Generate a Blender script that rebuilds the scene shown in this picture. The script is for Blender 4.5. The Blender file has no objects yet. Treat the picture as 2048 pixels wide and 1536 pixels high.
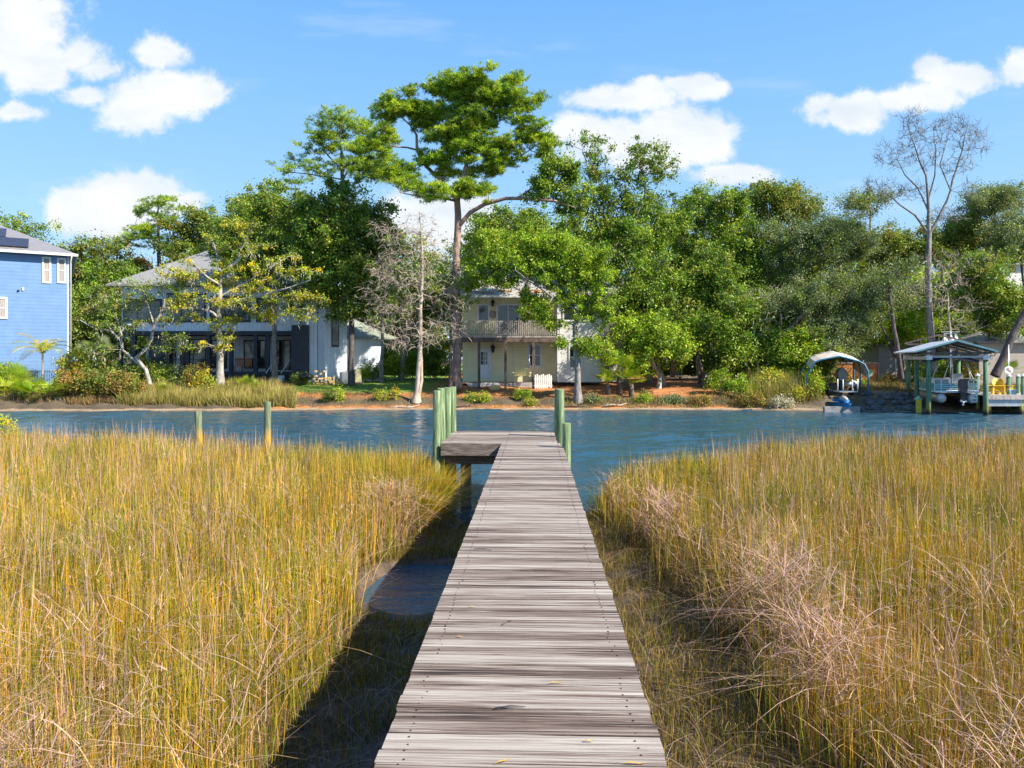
import bpy, math, random
import numpy as np
from mathutils import Vector, Matrix

# ------------------------------------------------------------------ scene, camera, light
S = bpy.context.scene
COL = S.collection
F = 1480.0                      # focal length in pixels of the 2048 px wide photograph
EYE = 3.0                       # metres above the water
HOR = 719.0                     # pixel row of the horizon
cam_d = bpy.data.cameras.new('camera'); cam = bpy.data.objects.new('camera', cam_d); COL.objects.link(cam)
cam.location = (0, 0, EYE); cam.rotation_euler = (math.radians(90), 0, 0)
cam_d.sensor_width = 36.0; cam_d.lens = 36.0*F/2048.0
cam_d.shift_y = -(768.0-HOR)/2048.0
cam_d.clip_start = 0.05; cam_d.clip_end = 3000
S.camera = cam
S.view_settings.view_transform = 'Standard'; S.view_settings.look = 'None'
S.view_settings.gamma = 1.0; S.view_settings.exposure = 1.1
S.render.resolution_x = 1024; S.render.resolution_y = 768
S.cycles.max_bounces = 6; S.cycles.diffuse_bounces = 3; S.cycles.glossy_bounces = 3
S.cycles.transmission_bounces = 4; S.cycles.transparent_max_bounces = 6
S.cycles.caustics_reflective = False; S.cycles.caustics_refractive = False
S.cycles.sample_clamp_indirect = 4.0

SUN_AZ = math.radians(116)      # clockwise from +Y (view direction) towards +X
SUN_EL = math.radians(41)
sd = Vector((math.sin(SUN_AZ)*math.cos(SUN_EL), math.cos(SUN_AZ)*math.cos(SUN_EL), math.sin(SUN_EL)))
sun_d = bpy.data.lights.new('sun', 'SUN'); sun_d.energy = 4.8; sun_d.angle = math.radians(0.53)
sun_d.color = (1.0, 0.93, 0.80)
sun = bpy.data.objects.new('sun', sun_d); COL.objects.link(sun)
sun.location = (30, -20, 40); sun.rotation_euler = sd.to_track_quat('Z', 'Y').to_euler()

W = bpy.data.worlds.new('World'); S.world = W; W.use_nodes = True
nt = W.node_tree; nt.nodes.clear()
def N(tree, typ, **kw):
    n = tree.nodes.new(typ)
    for k, v in kw.items():
        if k.startswith('i_'):
            n.inputs[k[2:].replace('_', ' ')].default_value = v
        elif k[0] == '_' and k[1:].isdigit():
            n.inputs[int(k[1:])].default_value = v
        else: setattr(n, k, v)
    return n
def L(tree, a, b): tree.links.new(a, b)
out = N(nt, 'ShaderNodeOutputWorld'); bg = N(nt, 'ShaderNodeBackground')
sky = N(nt, 'ShaderNodeTexSky', sky_type='NISHITA', sun_disc=False)
sky.sun_elevation = SUN_EL; sky.sun_rotation = SUN_AZ; sky.air_density = 1.0; sky.dust_density = 0.3; sky.ozone_density = 2.0
bg.inputs['Strength'].default_value = 0.115
L(nt, bg.outputs[0], out.inputs[0])
tc = N(nt, 'ShaderNodeTexCoord'); sep = N(nt, 'ShaderNodeSeparateXYZ'); L(nt, tc.outputs['Generated'], sep.inputs[0])
def M2(tree, op, a, b=None, c=None, clamp=False):
    n = N(tree, 'ShaderNodeMath', operation=op, use_clamp=clamp)
    for k, v in enumerate((a, b, c)):
        if v is None: continue
        if isinstance(v, (int, float)): n.inputs[k].default_value = v
        else: L(tree, v, n.inputs[k])
    return n.outputs[0]
ymax = M2(nt, 'MAXIMUM', sep.outputs['Y'], 0.02)
u = M2(nt, 'DIVIDE', sep.outputs['X'], ymax); v = M2(nt, 'DIVIDE', sep.outputs['Z'], ymax)
uv = N(nt, 'ShaderNodeCombineXYZ'); L(nt, u, uv.inputs[0]); L(nt, v, uv.inputs[1])
# cloud puffs: position and size as tangents of the direction they stand in
CL = [(40,40,105,58),(60,105,110,48),(130,118,95,38),(90,150,70,36),(195,140,55,30,.1),(10,5,90,50),(100,15,50,26,.2),
      (330,188,118,50),(270,218,68,42),(400,190,66,30),(165,190,60,24,.15),(318,108,75,42,.25),
      (250,385,105,42),(170,398,70,26),(330,402,70,24),(210,440,100,40),(45,225,65,24,.4),
      (1250,197,90,30),(1290,182,48,28),(1200,195,46,20),
      (1350,275,130,50),(1190,262,90,34),(1410,290,66,42),(1260,292,130,38),(1290,322,95,26),
      (1415,172,62,26,.05),(1370,165,55,16,.25),
      (1692,225,68,34),(1722,212,36,30),(1645,210,48,26,.15),
      (1860,190,62,28),(1930,155,72,30),(2040,135,50,36),(1860,140,45,40,.2),(1795,200,45,26,.2),(1465,350,75,22),
      (880,430,110,70)]
dmin = None
for (px, py, a, b, *of) in CL:
    s = N(nt, 'ShaderNodeVectorMath', operation='MULTIPLY_ADD'); L(nt, uv.outputs[0], s.inputs[0])
    s.inputs[1].default_value = (F/a, F/b, 0)
    s.inputs[2].default_value = (-(px-1024)/a, -(HOR-py)/b, 0)
    l = N(nt, 'ShaderNodeVectorMath', operation='LENGTH'); L(nt, s.outputs[0], l.inputs[0])
    lv = M2(nt, 'ADD', l.outputs['Value'], of[0]) if of else l.outputs['Value']
    dmin = lv if dmin is None else M2(nt, 'SMOOTH_MIN', dmin, lv, 0.25)
nz = N(nt, 'ShaderNodeTexNoise', i_Scale=11.0, i_Detail=8.0, i_Roughness=0.62); L(nt, uv.outputs[0], nz.inputs['Vector'])
nz2 = N(nt, 'ShaderNodeTexNoise', i_Scale=30.0, i_Detail=8.0, i_Roughness=0.7); L(nt, uv.outputs[0], nz2.inputs['Vector'])
e1 = M2(nt, 'MULTIPLY_ADD', M2(nt, 'SUBTRACT', nz.outputs['Fac'], 0.5), 2.6, dmin)
e2 = M2(nt, 'MULTIPLY_ADD', M2(nt, 'SUBTRACT', nz2.outputs['Fac'], 0.5), 1.0, e1)
mr = N(nt, 'ShaderNodeMapRange', interpolation_type='SMOOTHSTEP', clamp=True)
L(nt, e2, mr.inputs['Value']); mr.inputs['From Min'].default_value = 1.32; mr.inputs['From Max'].default_value = 0.66
fwd = M2(nt, 'GREATER_THAN', sep.outputs['Y'], 0.03)
mask = M2(nt, 'MULTIPLY', M2(nt, 'MULTIPLY', mr.outputs[0], fwd), 0.96)
# thin wisps
nz3 = N(nt, 'ShaderNodeTexNoise', i_Scale=3.0, i_Detail=7.0, i_Roughness=0.6)
mp = N(nt, 'ShaderNodeMapping'); mp.inputs['Scale'].default_value = (1.0, 5.0, 1.0); L(nt, uv.outputs[0], mp.inputs[0]); L(nt, mp.outputs[0], nz3.inputs['Vector'])
wi = N(nt, 'ShaderNodeMapRange', clamp=True); L(nt, nz3.outputs['Fac'], wi.inputs['Value'])
wi.inputs['From Min'].default_value = 0.55; wi.inputs['From Max'].default_value = 0.85; wi.inputs['To Max'].default_value = 0.35
mask = M2(nt, 'MAXIMUM', mask, M2(nt, 'MULTIPLY', wi.outputs[0], fwd))
hs = N(nt, 'ShaderNodeMix', data_type='RGBA'); hs.inputs[0].default_value = 0.85
L(nt, sky.outputs[0], hs.inputs[6])
rp = N(nt, 'ShaderNodeValToRGB'); e = rp.color_ramp.elements
for q in range(3): e.new(0.5)
for k, (p_, c_) in enumerate([(0.0, (0.50, 0.72, 0.96)), (0.16, (0.37, 0.66, 1.0)), (0.30, (0.265, 0.575, 1.0)), (0.45, (0.17, 0.465, 0.98)), (1.0, (0.07, 0.25, 0.70))]):
    e[k].position = p_; e[k].color = (*c_, 1)
L(nt, M2(nt, 'MAXIMUM', sep.outputs['Z'], 0.0), rp.inputs[0])
sc_ = N(nt, 'ShaderNodeVectorMath', operation='SCALE'); L(nt, rp.outputs[0], sc_.inputs[0]); sc_.inputs['Scale'].default_value = 4.35
L(nt, sc_.outputs[0], hs.inputs[7])
mx = N(nt, 'ShaderNodeMix', data_type='RGBA'); L(nt, mask, mx.inputs[0]); L(nt, hs.outputs[2], mx.inputs[6])
nz4 = N(nt, 'ShaderNodeTexNoise', i_Scale=14.0, i_Detail=5.0, i_Roughness=0.55); mp4 = N(nt, 'ShaderNodeMapping'); mp4.inputs['Scale'].default_value = (0.7, 1.5, 1); mp4.inputs['Location'].default_value = (3, 1.3, 0); L(nt, uv.outputs[0], mp4.inputs[0]); L(nt, mp4.outputs[0], nz4.inputs['Vector'])
cr = N(nt, 'ShaderNodeMix', data_type='RGBA'); L(nt, M2(nt, 'MULTIPLY_ADD', nz4.outputs['Fac'], 3.0, -1.05, clamp=True), cr.inputs[0])
cr.inputs[6].default_value = (4.25, 4.3, 4.35, 1); cr.inputs[7].default_value = (3.35, 3.65, 3.95, 1)
L(nt, cr.outputs[2], mx.inputs[7]); L(nt, mx.outputs[2], bg.inputs['Color'])

# ------------------------------------------------------------------ helpers
def P(px, py, d): return np.array([(px-1024.0)/F*d, d, EYE+(HOR-py)/F*d])
def tag(o, label=None, cat=None, group=None, kind=None):
    if label: o['label'] = label
    if cat: o['category'] = cat
    if group: o['group'] = group
    if kind: o['kind'] = kind
    return o
def empty(name, loc, label, cat, rz=0.0, group=None):
    o = bpy.data.objects.new(name, None); COL.objects.link(o); o.location = loc; o.rotation_euler = (0, 0, rz)
    o.empty_display_size = 0.2
    return tag(o, label, cat, group)
def link(name, me, mat, parent=None):
    o = bpy.data.objects.new(name, me); COL.objects.link(o)
    if mat is not None: me.materials.append(mat)
    if parent is not None: o.parent = parent
    return o
def np_mesh(name, V, Q, C=None, smooth=False, tris=False):
    V = np.asarray(V, dtype=np.float32); Q = np.asarray(Q, dtype=np.int32)
    k = Q.shape[1]; me = bpy.data.meshes.new(name)
    me.vertices.add(len(V)); me.vertices.foreach_set('co', V.ravel())
    me.loops.add(Q.size); me.loops.foreach_set('vertex_index', Q.ravel())
    me.polygons.add(len(Q)); me.polygons.foreach_set('loop_start', np.arange(len(Q), dtype=np.int32)*k)
    if smooth: me.polygons.foreach_set('use_smooth', np.ones(len(Q), dtype=bool))
    if C is not None:
        at = me.color_attributes.new('tint', 'FLOAT_COLOR', 'POINT')
        C4 = np.ones((len(V), 4), dtype=np.float32); C4[:, :3] = C; at.data.foreach_set('color', C4.ravel())
    me.update(calc_edges=True); return me
class MB:
    def __init__(s): s.v = []; s.f = []; s.c = []; s.sm = []
    def add(s, vs, fs, col=(1, 1, 1), smooth=False):
        b = len(s.v); s.v += [tuple(map(float, q)) for q in vs]; s.f += [tuple(b+i for i in f) for f in fs]
        s.c += [col]*len(vs); s.sm += [smooth]*len(fs); return s
    def box(s, x0, x1, y0, y1, z0, z1, col=(1, 1, 1), M=None):
        vs = [(x0,y0,z0),(x1,y0,z0),(x1,y1,z0),(x0,y1,z0),(x0,y0,z1),(x1,y0,z1),(x1,y1,z1),(x0,y1,z1)]
        if M is not None: vs = [tuple(M @ Vector(q)) for q in vs]
        return s.add(vs, [(0,3,2,1),(4,5,6,7),(0,1,5,4),(1,2,6,5),(2,3,7,6),(3,0,4,7)], col)
    def cbox(s, c, size, rz=0, rx=0, ry=0, col=(1, 1, 1)):
        M = Matrix.Translation(Vector(c)) @ Matrix.Rotation(rz, 4, 'Z') @ Matrix.Rotation(ry, 4, 'Y') @ Matrix.Rotation(rx, 4, 'X')
        a, b, h = size[0]/2, size[1]/2, size[2]/2
        return s.box(-a, a, -b, b, -h, h, col, M)
    def bar(s, p, q, w, h=None, col=(1, 1, 1)):
        p = Vector(p); q = Vector(q); d = q-p; h = h or w
        M = Matrix.Translation((p+q)/2) @ d.to_track_quat('X', 'Z').to_matrix().to_4x4()
        l = d.length/2
        return s.box(-l, l, -w/2, w/2, -h/2, h/2, col, M)
    def tube(s, pts, r, n=8, cap=True, col=(1, 1, 1), smooth=True):
        pts = [Vector(p) for p in pts]; rs = r if isinstance(r, (list, tuple)) else [r]*len(pts)
        b = len(s.v); vs = []; fs = []; prev = None
        for i, p in enumerate(pts):
            t = (pts[min(i+1, len(pts)-1)]-pts[max(i-1, 0)]).normalized()
            if prev is None:
                prev = t.orthogonal().normalized()
            a = (prev - t*prev.dot(t)); a = a.normalized() if a.length > 1e-6 else t.orthogonal().normalized(); prev = a
            bb = t.cross(a)
            for k in range(n):
                w = 2*math.pi*k/n
                vs.append(p+(a*math.cos(w)+bb*math.sin(w))*rs[i])
        for i in range(len(pts)-1):
            for k in range(n):
                k2 = (k+1) % n
                fs.append((i*n+k, i*n+k2, (i+1)*n+k2, (i+1)*n+k))
        s.add(vs, fs, col, smooth)
        if cap:
            m = len(pts)-1
            s.f.append(tuple(b+k for k in reversed(range(n)))); s.sm.append(False)
            s.f.append(tuple(b+m*n+k for k in range(n))); s.sm.append(False)
        return s
    def prism(s, outline, y0, y1, col=(1, 1, 1)):       # outline in x,z extruded along y
        n = len(outline); vs = [(x, y0, z) for x, z in outline]+[(x, y1, z) for x, z in outline]
        fs = [tuple(range(n)), tuple(reversed(range(n, 2*n)))]+[(i, i+n, (i+1) % n+n, (i+1) % n) for i in range(n)]
        return s.add(vs, fs, col)
    def lathe(s, c, prof, n=12, col=(1, 1, 1), axis='Z', smooth=True):
        vs = []; fs = []
        for (r, h) in prof:
            for k in range(n):
                w = 2*math.pi*k/n; a, b2 = r*math.cos(w), r*math.sin(w)
                p = (a, b2, h) if axis == 'Z' else ((a, h, b2) if axis == 'Y' else (h, a, b2))
                vs.append((c[0]+p[0], c[1]+p[1], c[2]+p[2]))
        for i in range(len(prof)-1):
            for k in range(n):
                fs.append((i*n+k, i*n+(k+1) % n, (i+1)*n+(k+1) % n, (i+1)*n+k))
        return s.add(vs, fs, col, smooth)
    def build(s, name, mat, parent=None, label=None, off=None):
        me = bpy.data.meshes.new(name)
        vv = s.v if off is None else [(a-off[0], b-off[1], c-off[2]) for a, b, c in s.v]
        me.from_pydata(vv, [], s.f)
        me.polygons.foreach_set('use_smooth', s.sm)
        at = me.color_attributes.new('tint', 'FLOAT_COLOR', 'POINT')
        at.data.foreach_set('color', [x for c in s.c for x in (*c, 1.0)])
        me.update()
        o = link(name, me, mat, parent)
        if label: o['label'] = label
        return o

# ------------------------------------------------------------------ materials
def newmat(name):
    m = bpy.data.materials.new(name); m.use_nodes = True
    return m, m.node_tree, m.node_tree.nodes['Principled BSDF']
def ramp(t, fac, stops):
    r = N(t, 'ShaderNodeValToRGB'); e = r.color_ramp.elements
    while len(e) < len(stops): e.new(0.5)
    for k, (p, c) in enumerate(stops): e[k].position = p; e[k].color = (*c, 1)
    L(t, fac, r.inputs[0]); return r.outputs[0]
def mulc(t, a, b, f=1.0):
    m = N(t, 'ShaderNodeMix', data_type='RGBA', blend_type='MULTIPLY'); m.inputs[0].default_value = f
    L(t, a, m.inputs[6]); L(t, b, m.inputs[7]); return m.outputs[2]
def simple(name, c1, c2, scale=6.0, rough=0.7, stretch=(1, 1, 1), bump=0.2, metal=0.0, tint=False, detail=5.0, spec=0.5, bscale=None):
    m, t, p = newmat(name)
    tcn = N(t, 'ShaderNodeTexCoord'); mpn = N(t, 'ShaderNodeMapping'); mpn.inputs['Scale'].default_value = stretch
    L(t, tcn.outputs['Object'], mpn.inputs[0])
    n = N(t, 'ShaderNodeTexNoise', i_Scale=scale, i_Detail=detail, i_Roughness=0.62); L(t, mpn.outputs[0], n.inputs['Vector'])
    c = ramp(t, n.outputs['Fac'], [(0.32, c1), (0.68, c2)])
    if tint:
        a = N(t, 'ShaderNodeAttribute', attribute_name='tint'); c = mulc(t, c, a.outputs['Color'])
    L(t, c, p.inputs['Base Color']); p.inputs['Roughness'].default_value = rough; p.inputs['Metallic'].default_value = metal
    p.inputs['Specular IOR Level'].default_value = spec
    if bump:
        n2 = N(t, 'ShaderNodeTexNoise', i_Scale=bscale or scale*2.2, i_Detail=6.0); L(t, mpn.outputs[0], n2.inputs['Vector'])
        b = N(t, 'ShaderNodeBump', i_Strength=bump, i_Distance=0.03); L(t, n2.outputs['Fac'], b.inputs['Height']); L(t, b.outputs[0], p.inputs['Normal'])
    return m
def siding(name, col, dark, spacing, vertical=False, line=0.1, rough=0.55):
    m, t, p = newmat(name)
    tcn = N(t, 'ShaderNodeTexCoord'); sp = N(t, 'ShaderNodeSeparateXYZ'); L(t, tcn.outputs['Object'], sp.inputs[0])
    q = M2(t, 'ADD', sp.outputs['X'], sp.outputs['Y']) if vertical else sp.outputs['Z']
    fr = M2(t, 'FRACT', M2(t, 'DIVIDE', q, spacing))
    lin = N(t, 'ShaderNodeMapRange', clamp=True); L(t, fr, lin.inputs['Value']); lin.inputs['From Max'].default_value = line
    n = N(t, 'ShaderNodeTexNoise', i_Scale=1.3, i_Detail=6.0, i_Roughness=0.7); L(t, tcn.outputs['Object'], n.inputs['Vector'])
    base = ramp(t, n.outputs['Fac'], [(0.3, tuple(0.82*x for x in col)), (0.6, col)])
    mm = N(t, 'ShaderNodeMix', data_type='RGBA'); L(t, lin.outputs[0], mm.inputs[0]); mm.inputs[6].default_value = (*dark, 1); L(t, base, mm.inputs[7])
    L(t, mm.outputs[2], p.inputs['Base Color']); p.inputs['Roughness'].default_value = rough
    b = N(t, 'ShaderNodeBump', i_Strength=0.6, i_Distance=0.02); L(t, M2(t, 'MINIMUM', fr, 0.9) if not vertical else lin.outputs[0], b.inputs['Height']); L(t, b.outputs[0], p.inputs['Normal'])
    return m
def leafmat(name, trans=0.30, rough=0.5, gain=1.0):
    m, t, p = newmat(name)
    a = N(t, 'ShaderNodeAttribute', attribute_name='tint')
    n = N(t, 'ShaderNodeTexNoise', i_Scale=0.8, i_Detail=3.0); tcn = N(t, 'ShaderNodeTexCoord'); L(t, tcn.outputs['Object'], n.inputs['Vector'])
    v_ = ramp(t, n.outputs['Fac'], [(0.3, (0.75*gain,)*3), (0.7, (1.2*gain,)*3)])
    c = mulc(t, a.outputs['Color'], v_)
    L(t, c, p.inputs['Base Color']); p.inputs['Roughness'].default_value = rough; p.inputs['Specular IOR Level'].default_value = 0.35
    tr = N(t, 'ShaderNodeBsdfTranslucent'); g = N(t, 'ShaderNodeMix', data_type='RGBA', blend_type='MULTIPLY'); g.inputs[0].default_value = 1
    L(t, c, g.inputs[6]); g.inputs[7].default_value = (1.5, 1.35, 0.5, 1); L(t, g.outputs[2], tr.inputs[0])
    ms = N(t, 'ShaderNodeMixShader', _0=trans); L(t, p.outputs[0], ms.inputs[1]); L(t, tr.outputs[0], ms.inputs[2])
    L(t, ms.outputs[0], t.nodes['Material Output'].inputs[0]); return m
MT = {}
MT['leaf'] = leafmat('leaf_foliage', gain=1.62)
MT['grassblade'] = leafmat('marsh_blades', trans=0.14, rough=0.7)
MT['oak_bark'] = simple('oak_bark', (0.10, 0.085, 0.075), (0.34, 0.31, 0.28), 5, 0.9, (1, 1, 0.4), 0.8)
MT['pale_bark'] = simple('pale_bark', (0.17, 0.15, 0.13), (0.50, 0.46, 0.41), 4, 0.9, (1, 1, 0.5), 0.6)
MT['pine_bark'] = simple('pine_bark', (0.11, 0.065, 0.05), (0.46, 0.31, 0.25), 5, 0.9, (1, 1, 0.35), 1.0)
MT['dark_bark'] = simple('dark_bark', (0.04, 0.032, 0.03), (0.14, 0.11, 0.10), 5, 0.9, (1, 1, 0.4), 0.7)
MT['dead_bark'] = simple('dead_bark', (0.30, 0.225, 0.17), (0.58, 0.48, 0.38), 4, 0.9, (1, 1, 0.5), 0.4)
MT['glass'] = simple('window_glass', (0.012, 0.018, 0.022), (0.05, 0.06, 0.065), 0.7, 0.06, bump=0.0, spec=0.9)
MT['white'] = simple('white_paint', (0.68, 0.68, 0.67), (0.8, 0.8, 0.79), 3, 0.5, bump=0.05)
MT['navy'] = simple('navy_trim', (0.012, 0.018, 0.035), (0.03, 0.04, 0.06), 3, 0.5, bump=0.1)
MT['black'] = simple('black_plastic', (0.01, 0.01, 0.012), (0.03, 0.03, 0.035), 3, 0.35, bump=0.05)
MT['metal'] = simple('galvanised_metal', (0.45, 0.46, 0.48), (0.65, 0.66, 0.68), 4, 0.35, bump=0.1, metal=0.7)
MT['tinted'] = simple('painted_surface', (0.85, 0.85, 0.85), (1, 1, 1), 4, 0.5, bump=0.08, tint=True)
MT['tinted_rough'] = simple('rough_surface', (0.6, 0.6, 0.6), (1.1, 1.1, 1.1), 5, 0.85, bump=0.4, tint=True)

# ------------------------------------------------------------------ foliage
def rnd_unit(rg, n):
    v = rg.normal(size=(n, 3)); return v/np.linalg.norm(v, axis=1, keepdims=True)
def leaf_quads(rg, pts, size, cols, aspect=0.55, up=0.35, jit=0.32):
    n = len(pts); nn = rnd_unit(rg, n)+np.array([0, 0, up]); nn /= np.linalg.norm(nn, axis=1, keepdims=True)
    u_ = np.cross(nn, rnd_unit(rg, n)); u_ /= np.linalg.norm(u_, axis=1, keepdims=True)+1e-9
    w_ = np.cross(nn, u_)
    a = (size*rg.uniform(0.6, 1.3, n))[:, None]; b = a*aspect
    V = np.stack([pts-u_*a, pts+w_*b, pts+u_*a, pts-w_*b], 1).reshape(-1, 3)
    Q = np.arange(4*n).reshape(n, 4)
    c = cols*(1+rg.uniform(-jit, jit, (n, 1)))*(1+rg.uniform(-0.18, 0.18, (n, 3))); C = np.repeat(c, 4, 0)
    return V, Q, C
def needle_quads(rg, cent, k, length, width, cols, up=0.5):
    n = len(cent); c = np.repeat(cent, k, 0); d = rnd_unit(rg, n*k)+np.array([0, 0, up]); d /= np.linalg.norm(d, axis=1, keepdims=True)
    s = np.cross(d, rnd_unit(rg, n*k)); s /= np.linalg.norm(s, axis=1, keepdims=True)+1e-9
    l = (length*rg.uniform(0.6, 1.15, n*k))[:, None]
    V = np.stack([c, c+d*l*0.6+s*width/2, c+d*l, c+d*l*0.6-s*width/2], 1).reshape(-1, 3)
    Q = np.arange(4*n*k).reshape(-1, 4)
    cc = np.repeat(cols, k, 0)*(1+rg.uniform(-0.25, 0.25, (n*k, 1)))
    return V, Q, np.repeat(cc, 4, 0)
def skeleton(rg, trunks, tips, step=0.55, tip=0.012, wob=0.10, power=2.25, rise=0.0):
    pos = []; par = []; base = []
    for tr in trunks:
        if not pos: last = -1
        else:
            A = np.array(pos); last = int(np.argmin(np.linalg.norm(A-np.array(tr[0][0]), axis=1)))
        for i, (p, r) in enumerate(tr):
            p = np.array(p, float)
            if i == 0 and last >= 0: continue
            if last >= 0:
                q = pos[last]; m = max(1, int(np.linalg.norm(p-q)/0.6)); r0 = base[last]
                if i == 1 and len(pos) > 1: r0 = tr[0][1]
                for k in range(1, m+1):
                    f = k/m; pos.append(q+(p-q)*f+(rg.normal(0, 0.02, 3) if k < m else 0)); par.append(last if k == 1 else len(pos)-2); base.append(r0+(r-r0)*f)
                last = len(pos)-1
            else:
                pos.append(p); par.append(-1); base.append(r); last = 0
    ntr = len(pos)
    root = pos[0]
    A = np.array(pos)
    T = np.array(tips); dd = np.array([np.min(np.linalg.norm(A-t, axis=1)) for t in T]) if len(T) else []
    cap = len(pos)+len(T)*14+10
    buf = np.zeros((cap, 3)); buf[:len(pos)] = A; cnt = len(pos)
    ok0 = A[:, 2] > root[2]+0.15*(A[:, 2].max()-root[2])
    allow = np.zeros(cap, bool); allow[:cnt] = ok0
    for i in np.argsort(dd):
        t = T[i]; D = buf[:cnt]-t; dist = np.linalg.norm(D, axis=1)+0.35*np.maximum(D[:, 2], 0)+(~allow[:cnt])*50
        j = int(np.argmin(dist)); q = buf[j].copy(); v_ = t-q; ln = np.linalg.norm(v_)
        m = min(12, max(1, int(ln/step)))
        sag = rise*ln
        for k in range(1, m+1):
            f = k/m; p = q+v_*f+np.array([0, 0, sag*math.sin(f*math.pi)])+(rg.normal(0, wob*min(1, ln), 3) if k < m else 0)
            buf[cnt] = p; allow[cnt] = True; par.append(j if k == 1 else cnt-1); base.append(0.0); cnt += 1
    pos = buf[:cnt]; par = np.array(par); acc = np.zeros(cnt); kids = [[] for _ in range(cnt)]
    for i in range(cnt-1, 0, -1):
        if acc[i] == 0: acc[i] = tip**power
        acc[par[i]] += acc[i]; kids[par[i]].append(i)
    rad = acc**(1/power)
    for i in range(ntr):
        rad[i] = base[i]
    for i in range(ntr, cnt): rad[i] = min(rad[i], rad[par[i]]*0.85)
    return pos, par, rad, kids
def tubes(pos, par, rad, kids, n=5):
    V = []; Q = []; cnt = 0; ang = np.arange(n)*2*math.pi/n
    starts = [(0, -1)]
    while starts:
        i, pr = starts.pop(); chain = [] if pr < 0 else [pr]
        rr = [] if pr < 0 else [min(rad[pr], rad[i]*1.15)]
        while True:
            chain.append(i); rr.append(rad[i])
            if not kids[i]: break
            ks = sorted(kids[i], key=lambda k: -rad[k])
            for k in ks[1:]: starts.append((k, i))
            i = ks[0]
        if len(chain) < 2: continue
        pts = pos[chain]; tg = np.gradient(pts, axis=0); tg /= np.linalg.norm(tg, axis=1, keepdims=True)+1e-9
        ref = np.array([0.31, 0.95, 0.05]) if abs(tg[0][1]) < 0.9 else np.array([1.0, 0, 0])
        a = np.cross(tg, ref); a /= np.linalg.norm(a, axis=1, keepdims=True)+1e-9; b = np.cross(tg, a)
        r = np.array(rr)[:, None, None]
        m = n if max(rr) < 0.12 else 9
        an = np.arange(m)*2*math.pi/m
        ring = pts[:, None, :]+r*(a[:, None, :]*np.cos(an)[None, :, None]+b[:, None, :]*np.sin(an)[None, :, None])
        V.append(ring.reshape(-1, 3)); k = len(chain)
        idx = cnt+np.arange(k*m).reshape(k, m); nx = np.roll(idx, -1, 1)
        Q.append(np.stack([idx[:-1], nx[:-1], nx[1:], idx[1:]], -1).reshape(-1, 4)); cnt += k*m
    return np.concatenate(V), np.concatenate(Q)
def blob_tips(rg, blobs, d, spacing):
    T = []
    for b in blobs:
        px, py, rx, ry = b[:4]; dz = b[4] if len(b) > 4 else 0.0
        D = d+dz; c = P(px, py, D); ax = rx/F*D; az = ry/F*D; ay = max(ax, az)*0.75 if ax < 3*az else ax*0.6
        area = 4*math.pi*(((ax*ay)**1.6+(ax*az)**1.6+(ay*az)**1.6)/3)**(1/1.6)
        n = max(3, int(area/spacing**2*1.05))
        v_ = rnd_unit(rg, n); r = rg.uniform(0.25, 1, n)**0.5*rg.uniform(0.85, 1.12, n)*(1+0.16*np.sin(v_[:, 0]*7+c[0])*np.sin(v_[:, 2]*6+c[2]))
        T.append(c+v_*r[:, None]*np.array([ax, ay, az]))
    return np.concatenate(T)
PAL = {
 'oak':   [(0.085, 0.15, 0.014), (0.125, 0.20, 0.016), (0.05, 0.09, 0.016), (0.19, 0.24, 0.03)],
 'lime':  [(0.16, 0.24, 0.015), (0.12, 0.19, 0.015), (0.22, 0.28, 0.02)],
 'dark':  [(0.06, 0.115, 0.02), (0.095, 0.165, 0.02), (0.13, 0.18, 0.02), (0.18, 0.20, 0.03)],
 'yellow':[(0.27, 0.28, 0.018), (0.19, 0.24, 0.02), (0.36, 0.29, 0.022), (0.12, 0.16, 0.025)],
 'pine':  [(0.16, 0.24, 0.012), (0.22, 0.28, 0.014), (0.10, 0.17, 0.014)],
 'grey':  [(0.105, 0.14, 0.06), (0.075, 0.105, 0.04), (0.17, 0.20, 0.11), (0.12, 0.16, 0.03)],
 'olive': [(0.125, 0.16, 0.025), (0.09, 0.125, 0.02), (0.20, 0.18, 0.04), (0.11, 0.17, 0.018)],
 'bright':[(0.22, 0.30, 0.018), (0.16, 0.25, 0.015), (0.26, 0.30, 0.02)],
 'rust':  [(0.20, 0.14, 0.03), (0.14, 0.15, 0.025), (0.26, 0.15, 0.05), (0.13, 0.15, 0.025)],
 'moss':  [(0.28, 0.27, 0.22), (0.22, 0.23, 0.15), (0.36, 0.33, 0.28)],
}
def pick(rg, pal, n):
    a = np.array(PAL[pal]); return a[rg.integers(0, len(a), n)]
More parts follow.
